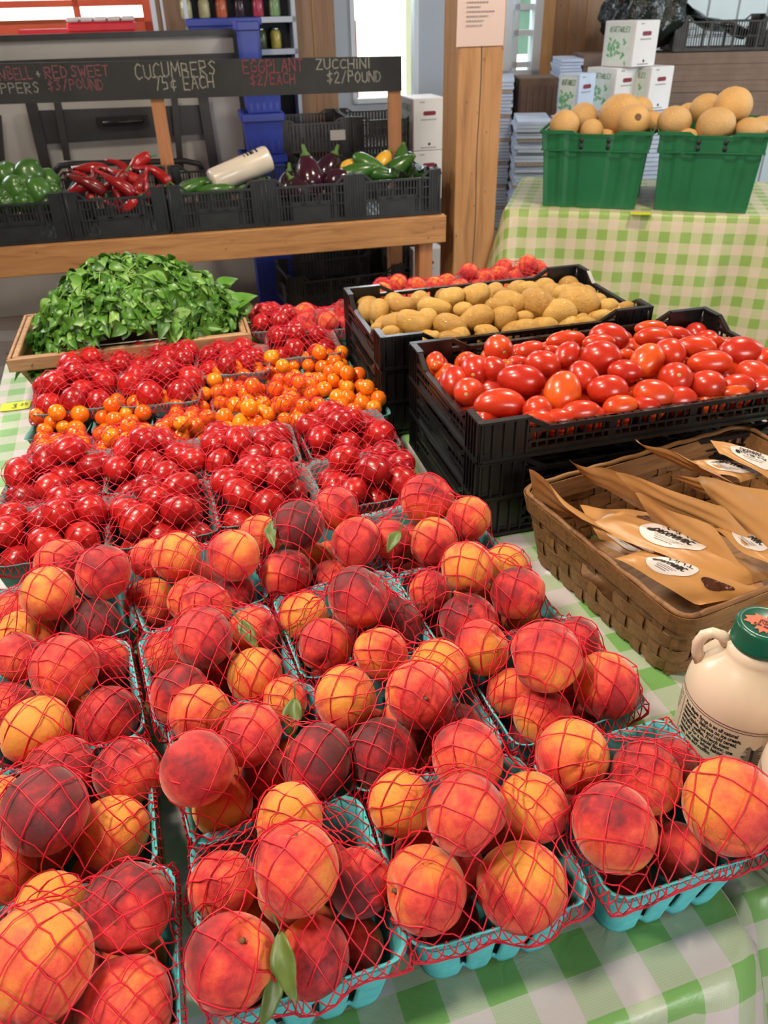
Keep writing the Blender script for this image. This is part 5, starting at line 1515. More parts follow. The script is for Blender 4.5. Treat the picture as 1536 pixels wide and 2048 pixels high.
# green bell peppers
r = rng(9)
GP = [(15,352,28,.2),(58,348,30,.2),(95,362,24,.25),(34,378,29,.12),(76,384,28,.12),(-5,388,26,.14),(108,384,18,.15),(-22,362,24,.2),(48,404,22,.08),(14,406,22,.08),(90,404,16,.1),(-40,395,26,.15),(70,366,22,.3)]
GN = ['far row, left', 'topmost', 'far row, right', 'middle, left', 'middle, right', 'cut by the left edge', 'at the right end', 'outside at the far left', 'low in the centre', 'low at the left', 'low at the right', 'outside at the near left', 'behind the others']
for k, (u, v, rp, d) in enumerate(GP):
    o = veg_at('bell_pepper', BELL, u, v, d, rp*.95, 'green bell pepper, %s of its crate' % GN[k] if k not in (1,) else 'topmost green bell pepper of its crate', 'pepper', 'green bell peppers in their crate', (r.uniform(-1.2,1.2), r.uniform(-1.2,1.2), r.uniform(0,6)))
    mkobj('stem', CALYX, o)
# long red peppers
def pepper_mesh(seed, L=.15, R=.021, bend=.05):
    rr = rng(seed); pts = []; rad = []
    for i in range(14):
        t = i/13; pts.append((bend*math.sin(t*2.6+rr.uniform(-.02,.02)), .01*math.sin(t*5), -L/2+L*t)); rad.append(R*(.25+.75*min(1, t*1.6))*(1 if t < .93 else .75))
    mb = MB(); mb.tube(pts, rad, 14); return mb.mesh('red_pepper', MAT['red_pepper_skin']), pts[-1]
RPm = [pepper_mesh(s, bend=b, R=R_) for s, b, R_ in ((1,.05,.022),(2,.03,.025),(3,.06,.020))]
RPP = [(150,365,.2,-50),(170,372,.12,-30),(190,362,.15,-70),(212,376,.10,-60),(232,372,.12,-40),(205,345,.25,10),(228,342,.25,-50),(248,358,.2,-30),(285,362,.12,10),(300,350,.2,-20),(275,340,.28,30),(300,372,.12,160),(255,378,.1,80),(180,345,.3,-10),(315,368,.15,-60),(265,368,.18,-120),(160,385,.15,20),(235,388,.08,10)]
for k, (u, v, d, a) in enumerate(RPP):
    me, tip = RPm[k % 3]; p = PV(u, v, B(0, d, 0), bn)
    dv = (rt*math.cos(math.radians(a)) + up*math.sin(math.radians(a)) - fw*rng(k).uniform(-.5,.5)).normalized()
    o = mkobj('red_pepper', me); o.location = p; q = dv.to_track_quat('Z', 'Y') @ Quaternion((0,0,1), k*2.1); o.rotation_euler = q.to_euler()
    s = MB(); s.tube([tip, (tip[0]-.004, tip[1], tip[2]+.012), (tip[0]-.012, tip[1], tip[2]+.028)], [.007,.004,.004], 7); s.build('stem', MAT['calyx_green'], o)
    side = 'left' if u < 195 else ('right' if u > 265 else 'middle'); lay = 'upper' if v < 355 else ('lower' if v > 374 else 'mid height')
    o['category'] = 'pepper'; o['group'] = 'red sweet peppers in their crate'; o['tmp'] = 1
    RPP[k] = (o, 'long red sweet pepper, %s %s part of its crate' % (lay, side), u, v)
for q in RPP: del q[0]['tmp']
unique_labels(RPP, None)
mb = MB(); rr = rng(2); p0 = PV(232, 352, B(0, .2, 0), bn)
# thin plastic wrap lying open among the red peppers
wx_ = MB(); wx_.grid(14, 10, lambda i, j: (-.17+.30*i/13, -.02+.16*j/9, .0+.030*math.sin(i*1.1+j)*math.cos(j*.9)+.012*math.sin(i*2.3)), 0, True)
wo = wx_.build('plastic_wrap', MAT['clear_film']); wo.location = p0+Vector((-.03, -.02, .0)); wo.rotation_euler = (0,0,BA); solidify(wo, .0006)
tag(wo, 'crumpled clear plastic wrap over the red peppers', 'plastic wrap')
# cucumbers and the roll of produce bags
CUC = blob('cucumber', 'dark_green_skin', 16, 16, 1.0, 1.0, lump=.02, seed=51, bend=.2)
for k, (u, v, d, a) in enumerate(((395,368,.2,10),(455,374,.2,-5),(505,368,.25,15),(430,380,.12,5),(375,378,.15,25))):
    p = PV(u, v, B(0, d, 0), bn); dv = (rt*math.cos(math.radians(a))+up*math.sin(math.radians(a))).normalized()
    o = mkobj('cucumber', CUC); o.location = p; o.rotation_euler = dv.to_track_quat('Z','Y').to_euler(); o.scale = (.026,.026,.085)
    tag(o, 'dark green cucumber below the bag roll, %s' % ['left at the back', 'right of the centre', 'right end', 'centre front', 'far left'][k], 'cucumber', 'cucumbers in their crate')
ra = PV(428, 362, B(0, .16, 0), bn); rb_ = PV(532, 318, B(0, .22, 0), bn)
ro = empty('bag_roll', (ra+rb_)/2); ax = (rb_-ra).normalized(); Lr = (rb_-ra).length
ro.rotation_euler = ax.to_track_quat('Z', 'Y').to_euler()
mb = MB(); mb.lathe([(.010,-Lr/2-.012),(.045,-Lr/2-.012),(.050,-Lr/2),(.0515,0),(.053,Lr/2),(.050,Lr/2+.012),(.018,Lr/2+.012)], 36, cap=False)
mb.tube([(0,0,-Lr/2-.01),(0,0,Lr/2+.01)], .018, 12); mb.build('film', MAT['tape_film'], ro)
mb = MB()
for k in range(5):
    a0 = 1.2; mb.grid(8, 3, lambda i, j: (.0536*math.cos(a0+i*.13), .0536*math.sin(a0+i*.13), Lr*.12+k*.014+j*.004*((k*7)%3+1)*.5), 0, True)
mb.build('print', MAT['ink_black'], ro)
tag(ro, 'roll of frosted plastic produce bags lying across the cucumber crate', 'roll')
# eggplants
EGG = blob('eggplant', 'dark_purple_skin', 26, 20, 1.35, 1.0, egg=-.28, seed=61)
for k, (u, v, d, rp, a) in enumerate(((618,352,.2,30,100),(655,340,.3,26,60),(600,382,.12,22,130),(675,360,.15,22,20),(575,372,.25,22,80))):
    p = PV(u, v, B(0, d, 0), bn); R = rp*depth(p)/F; dv = (rt*math.cos(math.radians(a))+up*math.sin(math.radians(a))-fw*.3).normalized()
    o = mkobj('eggplant', EGG); o.location = p; o.rotation_euler = dv.to_track_quat('Z','Y').to_euler(); o.scale = (R,R,R)
    s = MB(); s.tube([(0,0,1.25),(0,.03,1.5),(.08,.08,1.95)], [.42,.16,.12], 10); s.build('cap_and_stem', MAT['calyx_green'], o)
    tag(o, '%s dark purple eggplant' % ['large upright', 'rear', 'glossy low front', 'right hand', 'left hand'][k] + ' in its crate', 'eggplant', 'eggplants in their crate')
# zucchini and yellow squash
for k, (u, v, d, a, yel, rp) in enumerate(((700,332,.25,20,1,13),(765,326,.3,60,1,17),(712,345,.15,15,0,17),(742,332,.2,-30,0,17),(790,338,.2,35,0,18),(800,328,.3,80,0,16),(835,345,.25,-10,0,15),(760,348,.15,-5,0,14),(725,325,.3,160,1,12))):
    p = PV(u, v, B(0, d, 0), bn); R = rp*depth(p)/F; dv = (rt*math.cos(math.radians(a))+up*math.sin(math.radians(a))).normalized()
    o = mkobj('yellow_squash' if yel else 'zucchini', blob('squash', 'yellow_squash_skin' if yel else 'dark_green_skin', 18, 16, 1.0, 1.0, egg=-.15, seed=70+k)); o.location = p; o.rotation_euler = dv.to_track_quat('Z','Y').to_euler(); o.scale = (R,R,R*(1.6 if yel else 2.5))
    s = MB(); s.tube([(0,0,.96),(0,0,1.08)], [.35,.25], 8); s.build('stem', MAT['calyx_green'], o)
    tag(o, ['yellow squash at the left end','round yellow squash, topmost','leftmost zucchini','zucchini crossing the left yellow squash','zucchini leaning right of the round squash','upright zucchini by the post','rightmost zucchini beside the clear film','zucchini in the front centre','yellow squash at the back'][k]+' of the last crate', 'squash' if yel else 'zucchini', 'squash in the rightmost crate')
wx_ = MB(); wx_.grid(14, 8, lambda i, j: (-.12+.24*i/13, -.05+.12*j/7, .025*math.sin(i*.9+j)*math.cos(j*.8)+.01*math.sin(i*2.1)), 0, True)
wo = wx_.build('plastic_wrap', MAT['clear_film']); wo.location = PV(825, 342, B(0,.15,0), bn); wo.rotation_euler = (0,0,BA); solidify(wo, .0006)
tag(wo, 'crumpled clear plastic film at the right end of the squash crate', 'plastic wrap')

# chalkboard price sign on two stakes
cbd = .66
sR, zt_ = Q(803, 112, cbd); _, zb_ = Q(803, 182, cbd)
sL = Q(-330, 130, cbd)[0]
ztl = Q(0, 127, cbd)[1]; zbl = Q(0, 209, cbd)[1]; s0_ = Q(0, 127, cbd)[0]
cb = empty('price_sign', B(sR, cbd, TZ), BA)
tag(cb, 'long black chalkboard price sign held on wooden stakes above the crates', 'sign')
def slp(s, a, b): return a + (b-a)*(s-s0_)/(sR-s0_)
mb = MB()
vs = []
for s in (sL, sR):
    for z in (slp(s, zbl, zb_), slp(s, ztl, zt_)):
        for y in (0, .018): vs.append((s-sR, y, z-TZ))
mb.add(vs, [(0,1,3,2),(4,6,7,5),(0,4,5,1),(2,3,7,6),(0,2,6,4),(1,5,7,3)]); mb.build('board', MAT['chalkboard'], cb)
for (ua, va, ub, vb, w) in ((299+14, 190, 310+14, 340, .060), (775+14, 180, 778+14, 305, .060), (-260, 190, -240, 340, .06)):
    sa = Q(ua, va, cbd+.03)[0]; za = slp(sa, ztl, zt_)
    mb = MB(); mb.box((sa-sR, .019+.018, (za-TZ)/2), (w, .036, za-TZ-.01)); mb.build('stake', MAT['stake_pine'], cb)
def chalk_line(txt, u0, v0, u1, v1, hpx, m, seed, wd=.0055):
    (a0, b0), (a1, b1) = Q(u0, v0, cbd-.001), Q(u1, v1, cbd-.001)
    h = hpx*depth(B(a0, cbd, b0))/F*1.02
    S, w = strokes(txt, h, .62, .22, .07, seed); L = a1-a0; k = L/w
    mb = MB(); mp = lambda x, y: (a0+x*k-sR, -.0012, b0+(b1-b0)*(x/w)+y-TZ)
    for pl in S: ribbon(mb, pl, wd, mp)
    mb.build('chalk_lettering', MAT[m], cb)
chalk_line('GREEN', -66, 163, 12, 160, 19, 'chalk_pink', 1); chalk_line('BELL', 18, 160, 66, 158, 20, 'chalk_pink', 2); chalk_line('+', 73, 156, 83, 156, 14, 'chalk_grey', 3); chalk_line('RED', 92, 156, 136, 155, 20, 'chalk_pink', 4); chalk_line('SWEET', 144, 154, 218, 151, 18, 'chalk_pink', 5)
chalk_line('PEPPERS', -28, 188, 80, 186, 17, 'chalk_grey', 6, .004); chalk_line('$3/POUND', 98, 181, 208, 178, 18, 'chalk_pink', 7, .005)
chalk_line('CUCUMBERS', 272, 158, 432, 150, 25, 'chalk_white', 8); chalk_line('75c EACH', 310, 180, 428, 176, 22, 'chalk_white', 9)
chalk_line('EGGPLANT', 487, 147, 606, 143, 22, 'chalk_red', 10); chalk_line('$2/EACH', 502, 171, 590, 167, 18, 'chalk_red', 11)
chalk_line('ZUCCHINI', 633, 139, 740, 136, 17, 'chalk_grey', 12, .005); chalk_line('$2/POUND', 655, 165, 762, 163, 18, 'chalk_grey', 13)

# folded grey plastic tables leaning behind the sign
def quad_panel(name, pts, d, t, mat, parent, org):
    mb = MB(); vs = []
    for (u, v) in pts: s, z = Q(u, v, d); vs.append((s-org[0], d-org[1], z))
    vs += [(x, y+t, z) for x, y, z in vs]
    mb.add(vs, [(0,1,2,3),(7,6,5,4),(0,4,5,1),(1,5,6,2),(2,6,7,3),(3,7,4,0)]); return mb.build(name, MAT[mat], parent)
def bar_px(mb, a, b, d, w, org, t=.03):
    sa, za = Q(a[0], a[1], d); sb, zb2 = Q(b[0], b[1], d)
    mb.bar((sa-org[0], d-org[1], za), (sb-org[0], d-org[1], zb2), t, w, upv=Vector((0,-1,0)).cross(Vector((sb-sa, 0, zb2-za)).normalized()))
d1 = 1.55; org = (Q(200,60,d1)[0], d1)
ft = empty('folded_table', B(org[0], d1, 0), BA)
sA = Q(-260, 85, d1)[0]; sB_, zB_ = Q(466, 58, d1)
mb = MB(); mb.box(((sA+sB_)/2-org[0], .03, zB_/2), (sB_-sA, .05, zB_-.004)); mb.build('top_panel', MAT['grey_plastic'], ft)
mb = MB()
mb.box(((sA+sB_)/2-org[0], -.012, zB_-.012), (sB_-sA+.02, .035, .028)); mb.box((sB_-org[0]+.01, -.012, zB_/2), (.035, .04, zB_)); mb.box(((sA+sB_)/2-org[0], -.014, Q(240,118,d1)[1]), (sB_-sA, .02, .022))
mb.build('rim', MAT['dark_metal'], ft)
for (a, b) in (((62,205),(95,345)), ((405,190),(430,345)), ((115,205),(135,320)), ((348,190),(362,340)), ((-5,230),(5,345))):
    mb = MB(); bar_px(mb, a, b, d1-.10, .055 if a[0] in (62,405) else .035, org); mb.build('leg', MAT['dark_metal'], ft)
quad_panel('cross_panel', [(70,290),(412,268),(408,210),(62,222)], d1-.06, .02, 'dark_metal', ft, org)
mb = MB(); hs0, hz0 = Q(205, 245, d1-.08); hs1, hz1 = Q(287, 240, d1-.08)
mb.tube([(hs0-org[0], -.07, hz0), (hs0-org[0]+.01, -.12, hz0), (hs1-org[0]-.01, -.12, hz1), (hs1-org[0], -.07, hz1)], .013, 8); mb.box(((hs0+hs1)/2-org[0], -.085, (hz0+hz1)/2), (hs1-hs0+.05, .012, .05)); mb.build('handle', MAT['black_plastic'], ft)
mb = MB(); a_ = [Q(110,345,d1-.13), Q(120,332,d1-.13), Q(150,328,d1-.13), Q(370,322,d1-.13), Q(398,328,d1-.13), Q(405,342,d1-.13)]
mb.tube([(x-org[0], -.13, z) for x, z in a_], .016, 8); mb.build('bent_tube', MAT['dark_metal'], ft)
tag(ft, 'grey plastic folding table with dark frame, folded and standing behind the price sign', 'table')

# red tub on top of it
s0, z0 = Q(132, 60, d1+.1); s1, z1 = Q(268, 40, d1+.1)
rt_ = empty('red_tub', B((s0+s1)/2, d1+.25, zB_+.002), BA)
mb = MB(); mb.box((0,0,(z1-zB_)*.45), (s1-s0, .22, (z1-zB_)*.9), ch=.01); mb.box((-(s1-s0)*.75,0,.01), ((s1-s0)*.9,.2,.02)); mb.build('tub_body', MAT['red_plastic'], rt_)
mb = MB()
for k in range(5): mb.box((-(s1-s0)*.4+k*(s1-s0)*.2, -.02, (z1-zB_)*.9+.012), ((s1-s0)*.17, .2, .022), ch=.006)
mb.build('frosted_lid', MAT['frost_white'], rt_)
tag(rt_, 'bright red tub with a frosted lid under the left window', 'tub')
# stand that carries the red tub
mb = MB(); mb.box((0, 0, (zB_-.002)/2), (s1-s0+.1, .3, zB_-.004)); st = mb.build('cabinet', MAT['grey_plastic']); st.location = B((s0+s1)/2, d1+.26, 0); st.rotation_euler = (0,0,BA)
tag(st, 'grey cabinet hidden behind the folded table, under the red tub', 'cabinet')

# blue bins
def blue_bin(u0, u1, vt, vb, d, dep, label, zbot=None, ztop=None):
    s0, zt2 = Q(u0, vt, d); s1, zb2 = Q(u1, vb, d)
    zb3 = zbot if zbot is not None else zb2; zt3 = ztop if ztop is not None else zt2
    h = zt3-zb3; w = s1-s0; o = empty('blue_bin', B((s0+s1)/2, d+dep/2, zb3), BA)
    mb = MB(); tapered_walls(mb, w, dep, h, .10, .006, [(0, h)]); mb.box((0,0,.006), (w*.9, dep*.9, .01))
    for k in range(5): mb.box((-w*.36+k*w*.18, -dep/2-.002+.015, h*.45), (.012, .012, h*.75))
    mb.build('body', MAT['blue_plastic'], o)
    mb = MB()
    for k in range(4):
        A = k*math.pi/2; wx2, wy2 = (w, dep) if k % 2 == 0 else (dep, w)
        mb.box((0, -wy2/2-.006, h-.02), (wx2+.02, .014, .04), 0, Matrix.Rotation(A, 4, 'Z'), .004)
    mb.build('rim', MAT['blue_plastic'], o)
    tag(o, label, 'bin', 'blue plastic bins'); return zb3, zt3
zz = [Q(520, v, 1.15)[1] for v in (400, 310, 226, 150)]
blue_bin(486, 577, 310, 400, 1.15, .26, 'blue plastic bin at the bottom, behind the bag roll', 0, zz[1]-.002)
blue_bin(486, 571, 226, 310, 1.15, .26, 'blue plastic bin second from the bottom, left of the black crates', zz[1]+.001, zz[2]-.002)
blue_bin(486, 566, 150, 226, 1.15, .26, 'blue plastic bin just below the price sign', zz[2]+.001, zz[3]-.002)
blue_bin(476, 523, 42, 150, 1.15, .26, 'tall blue bin standing topmost beside the folded table', zz[3]+.001, Q(500,42,1.15)[1])
zs1 = Q(430, 36, 1.9)[1]
blue_bin(375, 520, 36, 60, 1.9, .29, 'wide blue bin peeking over the folded table, below the shelf of jars', 0, zs1)

# stacks of black crates behind the sign
bc = crate_mesh(.40, .5, .17, .02, 'worn_black_plastic', 'stacked_crate', .02, .06, dip=.01, dense=.015, handle=False)
for col, (u, d) in enumerate(((630, 1.25), (731, 1.27))):
    s = Q(630, 260, 1.25)[0]; ztop = Q(u, 168, d)[1]; n = int(ztop/.171)
    for k in range(n):
        o = mkobj('stacked_crate', bc); o.location = B(s + (.0 if col == 0 else .41), 1.25+.25, .001+k*.1712); o.rotation_euler = (0,0,BA)
        if col == 0: o.scale = (1.0,1,1)
        tag(o, '%s black crate of the %s stack behind the price sign' % (['lowest','second','third','fourth','fifth','sixth','seventh','eighth'][k] if k < n-1 else 'topmost', ['left','right'][col]), 'crate', 'black crates stacked behind the price sign')
s0, z0 = Q(661, 281, 1.245); s1, z1 = Q(690, 259, 1.245)
mb = MB(); mb.box((0,0,0), (s1-s0, .002, z1-z0)); o = mb.build('white_label', MAT['sticker_white']); o.location = B((s0+s1)/2, 1.243, (z0+z1)/2); o.rotation_euler = (0,0,BA)
tag(o, 'small white paper label stuck on a stacked black crate', 'label')

# shelf with jars
d2 = WD-.22; sj0 = Q(372, 50, d2)[0]; sj1 = Q(592, 50, d2)[0]
sh = empty('jar_shelf', B((sj0+sj1)/2, d2, 0), BA); hw = (sj1-sj0)/2
zs = [Q(520, v, d2)[1] for v in (115+60, 101, 36)]; step = zs[2]-zs[1]
mb = MB(); mb.box((0, .19, CE*.36), (2*hw, .02, CE*.72)); mb.build('back_panel', MAT['dark_backing'], sh)
for k in range(4):
    mb = MB(); z = zs[1]+step*(k-1); mb.box((0, .09, z-.01), (2*hw, .20, .03)); mb.build('shelf_board', MAT['white_paint'], sh)
for s in (-1, 1):
    mb = MB(); mb.box((s*(hw-.01), .09, CE*.36), (.022, .20, CE*.72)); mb.build('side_panel', MAT['white_paint'], sh)
tag(sh, 'white shelf unit with rows of jars on the back wall', 'shelf')
jm = {}
for nm, c1, c2 in (('cream', (.55,.52,.30), (.40,.38,.2)), ('carrot', (.55,.10,.04), (.7,.2,.08)), ('purple', (.05,.015,.03), (.02,.01,.02)), ('beet', (.45,.02,.08), (.6,.08,.12)), ('pea', (.20,.38,.14), (.35,.5,.25)), ('olive', (.12,.16,.06), (.05,.07,.03)), ('lemon', (.62,.50,.08), (.5,.42,.1))):
    jm[nm] = pmat('jar_'+nm, c1, c2, 55, .35, coat=.5)
def jar(u, vb, zbase, nm, label):
    s = Q(u, vb, d2)[0]; o = empty('preserve_jar', B(s, d2+.07, zbase), BA); h = step*.66; R = min(.048, h*.3)
    mb = MB(); mb.lathe([(R*.2,0),(R*.85,0),(R,h*.08),(R,h*.72),(R*.8,h*.84),(R*.68,h*.88)], 20); mb.build('jar_body', jm[nm], o)
    mb = MB(); mb.lathe([(R*.74,h*.88),(R*.76,h*.9),(R*.76,h*.99),(R*.7,h)], 20); mb.build('lid', MAT['chrome_metal'], o)
    tag(o, label, 'jar', 'preserve jars on the shelf')
for u, nm, w in ((374,'cream','jar half hidden at the far left'),(410,'cream','jar of pale yellow preserves'),(445,'carrot','jar of orange red preserves'),(482,'purple','jar of dark purple preserves'),(519,'beet','jar of magenta beets'),(553,'pea','jar of pale green peas')):
    jar(u, 30, zs[2]+.006, nm, w+' on the upper shelf')
jar(526, 97, zs[1]+.006, 'olive', 'dark green jar on the lower shelf'); jar(556, 97, zs[1]+.006, 'lemon', 'jar of yellow pickles on the lower shelf')

# ---------------------------------------------------------------- white produce boxes
def print_face(mb, W, H, zb):
    """a green vegetable print with a script title on the x-z plane, origin at the middle bottom"""
    mb.add([(-W*.40,0,H*.06),(W*.40,0,H*.06),(W*.40,0,H*.94),(-W*.40,0,H*.94)], [(0,1,2,3)], 0)
    r = rng(6)
    for k in range(26):
        a = r.uniform(0, 6.28); cx, cz = W*.28*r.uniform(-1,1), H*(.14+.42*r.random()); L = H*.14; w = H*.035
        vs = [(cx+L*t*math.cos(a)-w*math.sin(math.pi*t)*sd*math.sin(a), -.0006-k*.00001, cz+L*t*math.sin(a)+w*math.sin(math.pi*t)*sd*math.cos(a)) for sd, t in ((1,0),(1,.3),(1,.7),(1,1),(-1,.7),(-1,.3))]
        mb.add(vs, [(0,1,2,3,4,5)], 1)
    S, w = strokes('VEGETABLES', H*.11, .42, .12, .05, 3, .2)
    for pl in S: ribbon(mb, [(x/w*W*.66-W*.33, y+H*.76) for x, y in pl], H*.013, lambda a, b: (a, -.0006, b), 2)
def produce_box(u, v, Y, yaw, label, W=.195, D=.225, H=.225, mat='white_cardboard', z=None):
    """corner box: (u, v) is the photo position of the bottom corner nearest the camera, Y its distance"""
    p = PV(u, v, Vector((0, Y, 0)), Vector((0,1,0)))
    if z is not None: p.z = z
    ya = math.radians(yaw)
    # local: end face spans +x from the corner, printed side spans +y
    o = empty('produce_box', p, ya)
    mb = MB(); mb.box((W/2, D/2, H/2), (W, D, H), ch=.004); mb.box((W/2, -.0015, H*.5), (W*.96, .003, H*.97), 0); mb.build('carton', MAT[mat], o)
    mb = MB(); pts = []
    for k in range(24):
        a = 2*math.pi*k/24; pts.append((W*.5+math.copysign(.026, math.cos(a))+.011*math.cos(a), -.0035, H*.72+.011*math.sin(a)))
    mb.add(pts, [tuple(range(24))]); hh = mb.build('hand_hole', MAT['cardboard_edge'] if mat == 'x' else MAT['ink_maroon'], o)
    mb = MB()
    r = rng(4)
    for (x, z_, n_) in ((.30, .93, 3), (.5, .60, 9), (.5, .06, 9)):
        mb = MB()
        for k in range(n_): mb.box((W*x+(k-n_/2)*.010, -.0036, H*z_), (.007, .0004, .006))
        mb.build('printed_line', MAT['ink_grey'], o)
    mb = MB(); mb.lathe([(0,0),(.008,0)], 12, M=Matrix.Translation((W*.5,-.0036,H*.13)) @ Matrix.Rotation(math.pi/2,4,'X')); mb.build('printed_emblem', MAT['ink_grey'], o)
    mb = MB(); print_face(mb, D, H, 0)
    pr = mb.build('vegetable_print', [MAT['print_pale'], MAT['print_green'], MAT['dark_green_skin']], o)
    pr.location = (-.001, D/2, 0); pr.rotation_euler = (0, 0, -math.pi/2)
    tag(o, label, 'box', 'white vegetable boxes'); return p
YB = 5.0
pb_ = produce_box(1222, 226, YB, 32, 'white vegetable box in the lower row, left, behind the melons')
zlow = pb_.z
produce_box(1289, 232, YB+.02, 32, 'white vegetable box in the lower row, right, behind the melons', z=zlow)
pt_ = produce_box(1260, 138, YB, 32, 'white vegetable box standing topmost on two others', z=zlow+.227)
produce_box(1150, 240, YB-.15, 40, 'bluish white vegetable box left of the pyramid, behind the melons', W=.15, D=.14, z=PV(1150,240,Vector((0,YB-.15,0)),Vector((0,1,0))).z, mat='blue_white_card')
for k, (lab, zz_) in enumerate((('white box behind the pine table, topmost by the post', None), ('white box behind the pine table, under the topmost', 1), ('white box on the floor behind the table leg', 2))):
    if k == 0: p = produce_box(826, 303, 4.75, 14, lab, W=.19, D=.26, H=.262); ztop_ = p.z
    elif k == 1: produce_box(826, 303, 4.75, 14, lab, W=.19, D=.26, z=ztop_-.264, H=.262)
    else: produce_box(826, 303, 4.75, 14, lab, W=.19, D=.26, z=.002, H=.30)
zmid = ztop_-.528
if zmid > .33:
    produce_box(826, 303, 4.75, 14, 'white box hidden in the stack behind the pine table', W=.19, D=.26, z=.304, H=zmid+.264-.306)
# flattened cartons in stacks
def sheet_stack(u0, u1, vt, Y, z0, dep, mat, label, n, yaw=0, jit=.008, wav=.0, edge='cardboard_edge', gap=.86):
    a = PV(u0, vt, Vector((0,Y,0)), Vector((0,1,0))); b = PV(u1, vt, Vector((0,Y,0)), Vector((0,1,0))); zt3 = (a.z+b.z)/2; w = (b-a).length
    mb = MB(); r = rng(int(u0)); h = (zt3-z0)/n
    for k in range(n):
        ox = r.uniform(-jit, jit); oy = r.uniform(-jit, jit)
        ww = w*(1+.03*math.sin(k*.35))
        mb.box((ox, dep/2+oy, z0+h*(k+.5)), (ww, dep, h*gap), 0 if (k % 7) else 1)
    o = mb.build('flattened_cartons', [MAT[mat], MAT[edge]]); c = (a+b)/2; o.location = (c.x, c.y, 0); o.rotation_euler = (0,0,math.radians(yaw))
    tag(o, label, 'cardboard stack', 'stacks of flattened cartons', 'stuff'); return zt3
sheet_stack(1000, 1027, 158, 5.25, .02, .5, 'blue_white_card', 'narrow bluish white stack of flattened cartons right of the post', 60, -8)
sheet_stack(1036, 1104, 243, 4.75, .02, .45, 'blue_white_card', 'uneven white stack of flattened cartons left of the green crates', 55, -6, .014)
zk = sheet_stack(1175, 1560, 106, 5.55, .02, .45, 'brown_cardboard', 'big stack of brown flattened cartons behind the melons', 40, -4, .004, edge='brown_cardboard', gap=.985)
sheet_stack(1122, 1166, 118, 5.52, .02, .45, 'blue_white_card', 'white carton sheets stacked left of the brown cartons', 70, -4, .010)
# support under the white boxes
for (x0, x1, lab) in ((1168, 1362, 'stack of white carton sheets carrying the white boxes'),):
    a = PV(x0, 215, Vector((0,YB,0)), Vector((0,1,0))); b = PV(x1, 215, Vector((0,YB,0)), Vector((0,1,0)))
    mb = MB(); n = 40
    for k in range(n): mb.box(((a.x+b.x)/2+.004*math.sin(k*2.1), YB+.2, .02+(zlow-.022)*(k+.5)/n), (b.x-a.x, .42, (zlow-.022)/n*.86))
    o = mb.build('flattened_cartons', MAT['blue_white_card']); tag(o, lab, 'cardboard stack', 'stacks of flattened cartons', 'stuff')
p = PV(1150,240,Vector((0,YB-.15,0)),Vector((0,1,0)))
mb = MB()
for k in range(30): mb.box((p.x+.02, YB+.02, .02+(p.z-.024)*(k+.5)/30), (.19, .3, (p.z-.024)/30*.86))
o = mb.build('flattened_cartons', MAT['blue_white_card']); tag(o, 'carton sheets under the bluish white vegetable box', 'cardboard stack', 'stacks of flattened cartons', 'stuff')
# grey brown folded container
a = PV(1040, 156, Vector((0,5.45,0)), Vector((0,1,0))); b = PV(1118, 152, Vector((0,5.45,0)), Vector((0,1,0)))
gb = empty('brown_bin', ((a.x+b.x)/2, 5.45, 0), 0); w = b.x-a.x
mb = MB(); mb.box((0,.15,a.z/2), (w,.3,a.z-.004), ch=.006)
for k in range(6): mb.box((-w*.42+k*w*.165, -.004, a.z*.86), (w*.07, .012, a.z*.2))
mb.build('body', MAT['brown_cardboard'], gb); tag(gb, 'dark brown ribbed carton standing between the white carton stacks', 'box')

# black crate and bin bag on the brown cartons
bp = PV(1440, 100, Vector((0,5.7,0)), Vector((0,1,0)))
bcm = crate_mesh(.62, .38, .19, .03, 'worn_black_plastic', 'produce_crate', .016, .07, dip=.02)
o = mkobj('produce_crate', bcm); o.location = (bp.x, 5.78, zk+.004); o.rotation_euler = (0,0,math.radians(-6)); tag(o, 'black slatted crate lying on the brown cartons against the white wall', 'crate')
mb = MB(); r = rng(8); ph = [r.uniform(0,6) for _ in range(8)]
bc1 = PV(1295, 60, Vector((0,5.7,0)), Vector((0,1,0)))
def bagf(th, phi):
    rr = 1 + .10*math.sin(5*phi+3*th+ph[0]) + .06*math.sin(11*phi-4*th+ph[1]) + .05*math.sin(17*phi+9*th+ph[2])
    x = math.sin(th)*math.cos(phi)*rr; y = math.sin(th)*math.sin(phi)*rr; z = math.cos(th)
    z = z*.30*rr if z > 0 else z*.18
    return (x*.26*(1-.35*max(0, math.cos(th))), y*.2, z)
sphere_pts(bagf, 56, 36, mb)
def drape(i, j):
    t = i/15; s = j/9
    return (.05+.62*t, -.08+.30*s, .20*(1-t)**1.4-.05-.05*t + .02*math.sin(t*9+s*5)+.015*math.sin(s*11))
mb.grid(16, 10, drape)
tb = mb.build('trash_bag', MAT['trash_bag_black']); tb.location = (bc1.x, 5.78, zk+.19); solidify(tb, .003)
tag(tb, 'shiny black plastic bin bag slumped on the cartons under the white wall', 'bag')

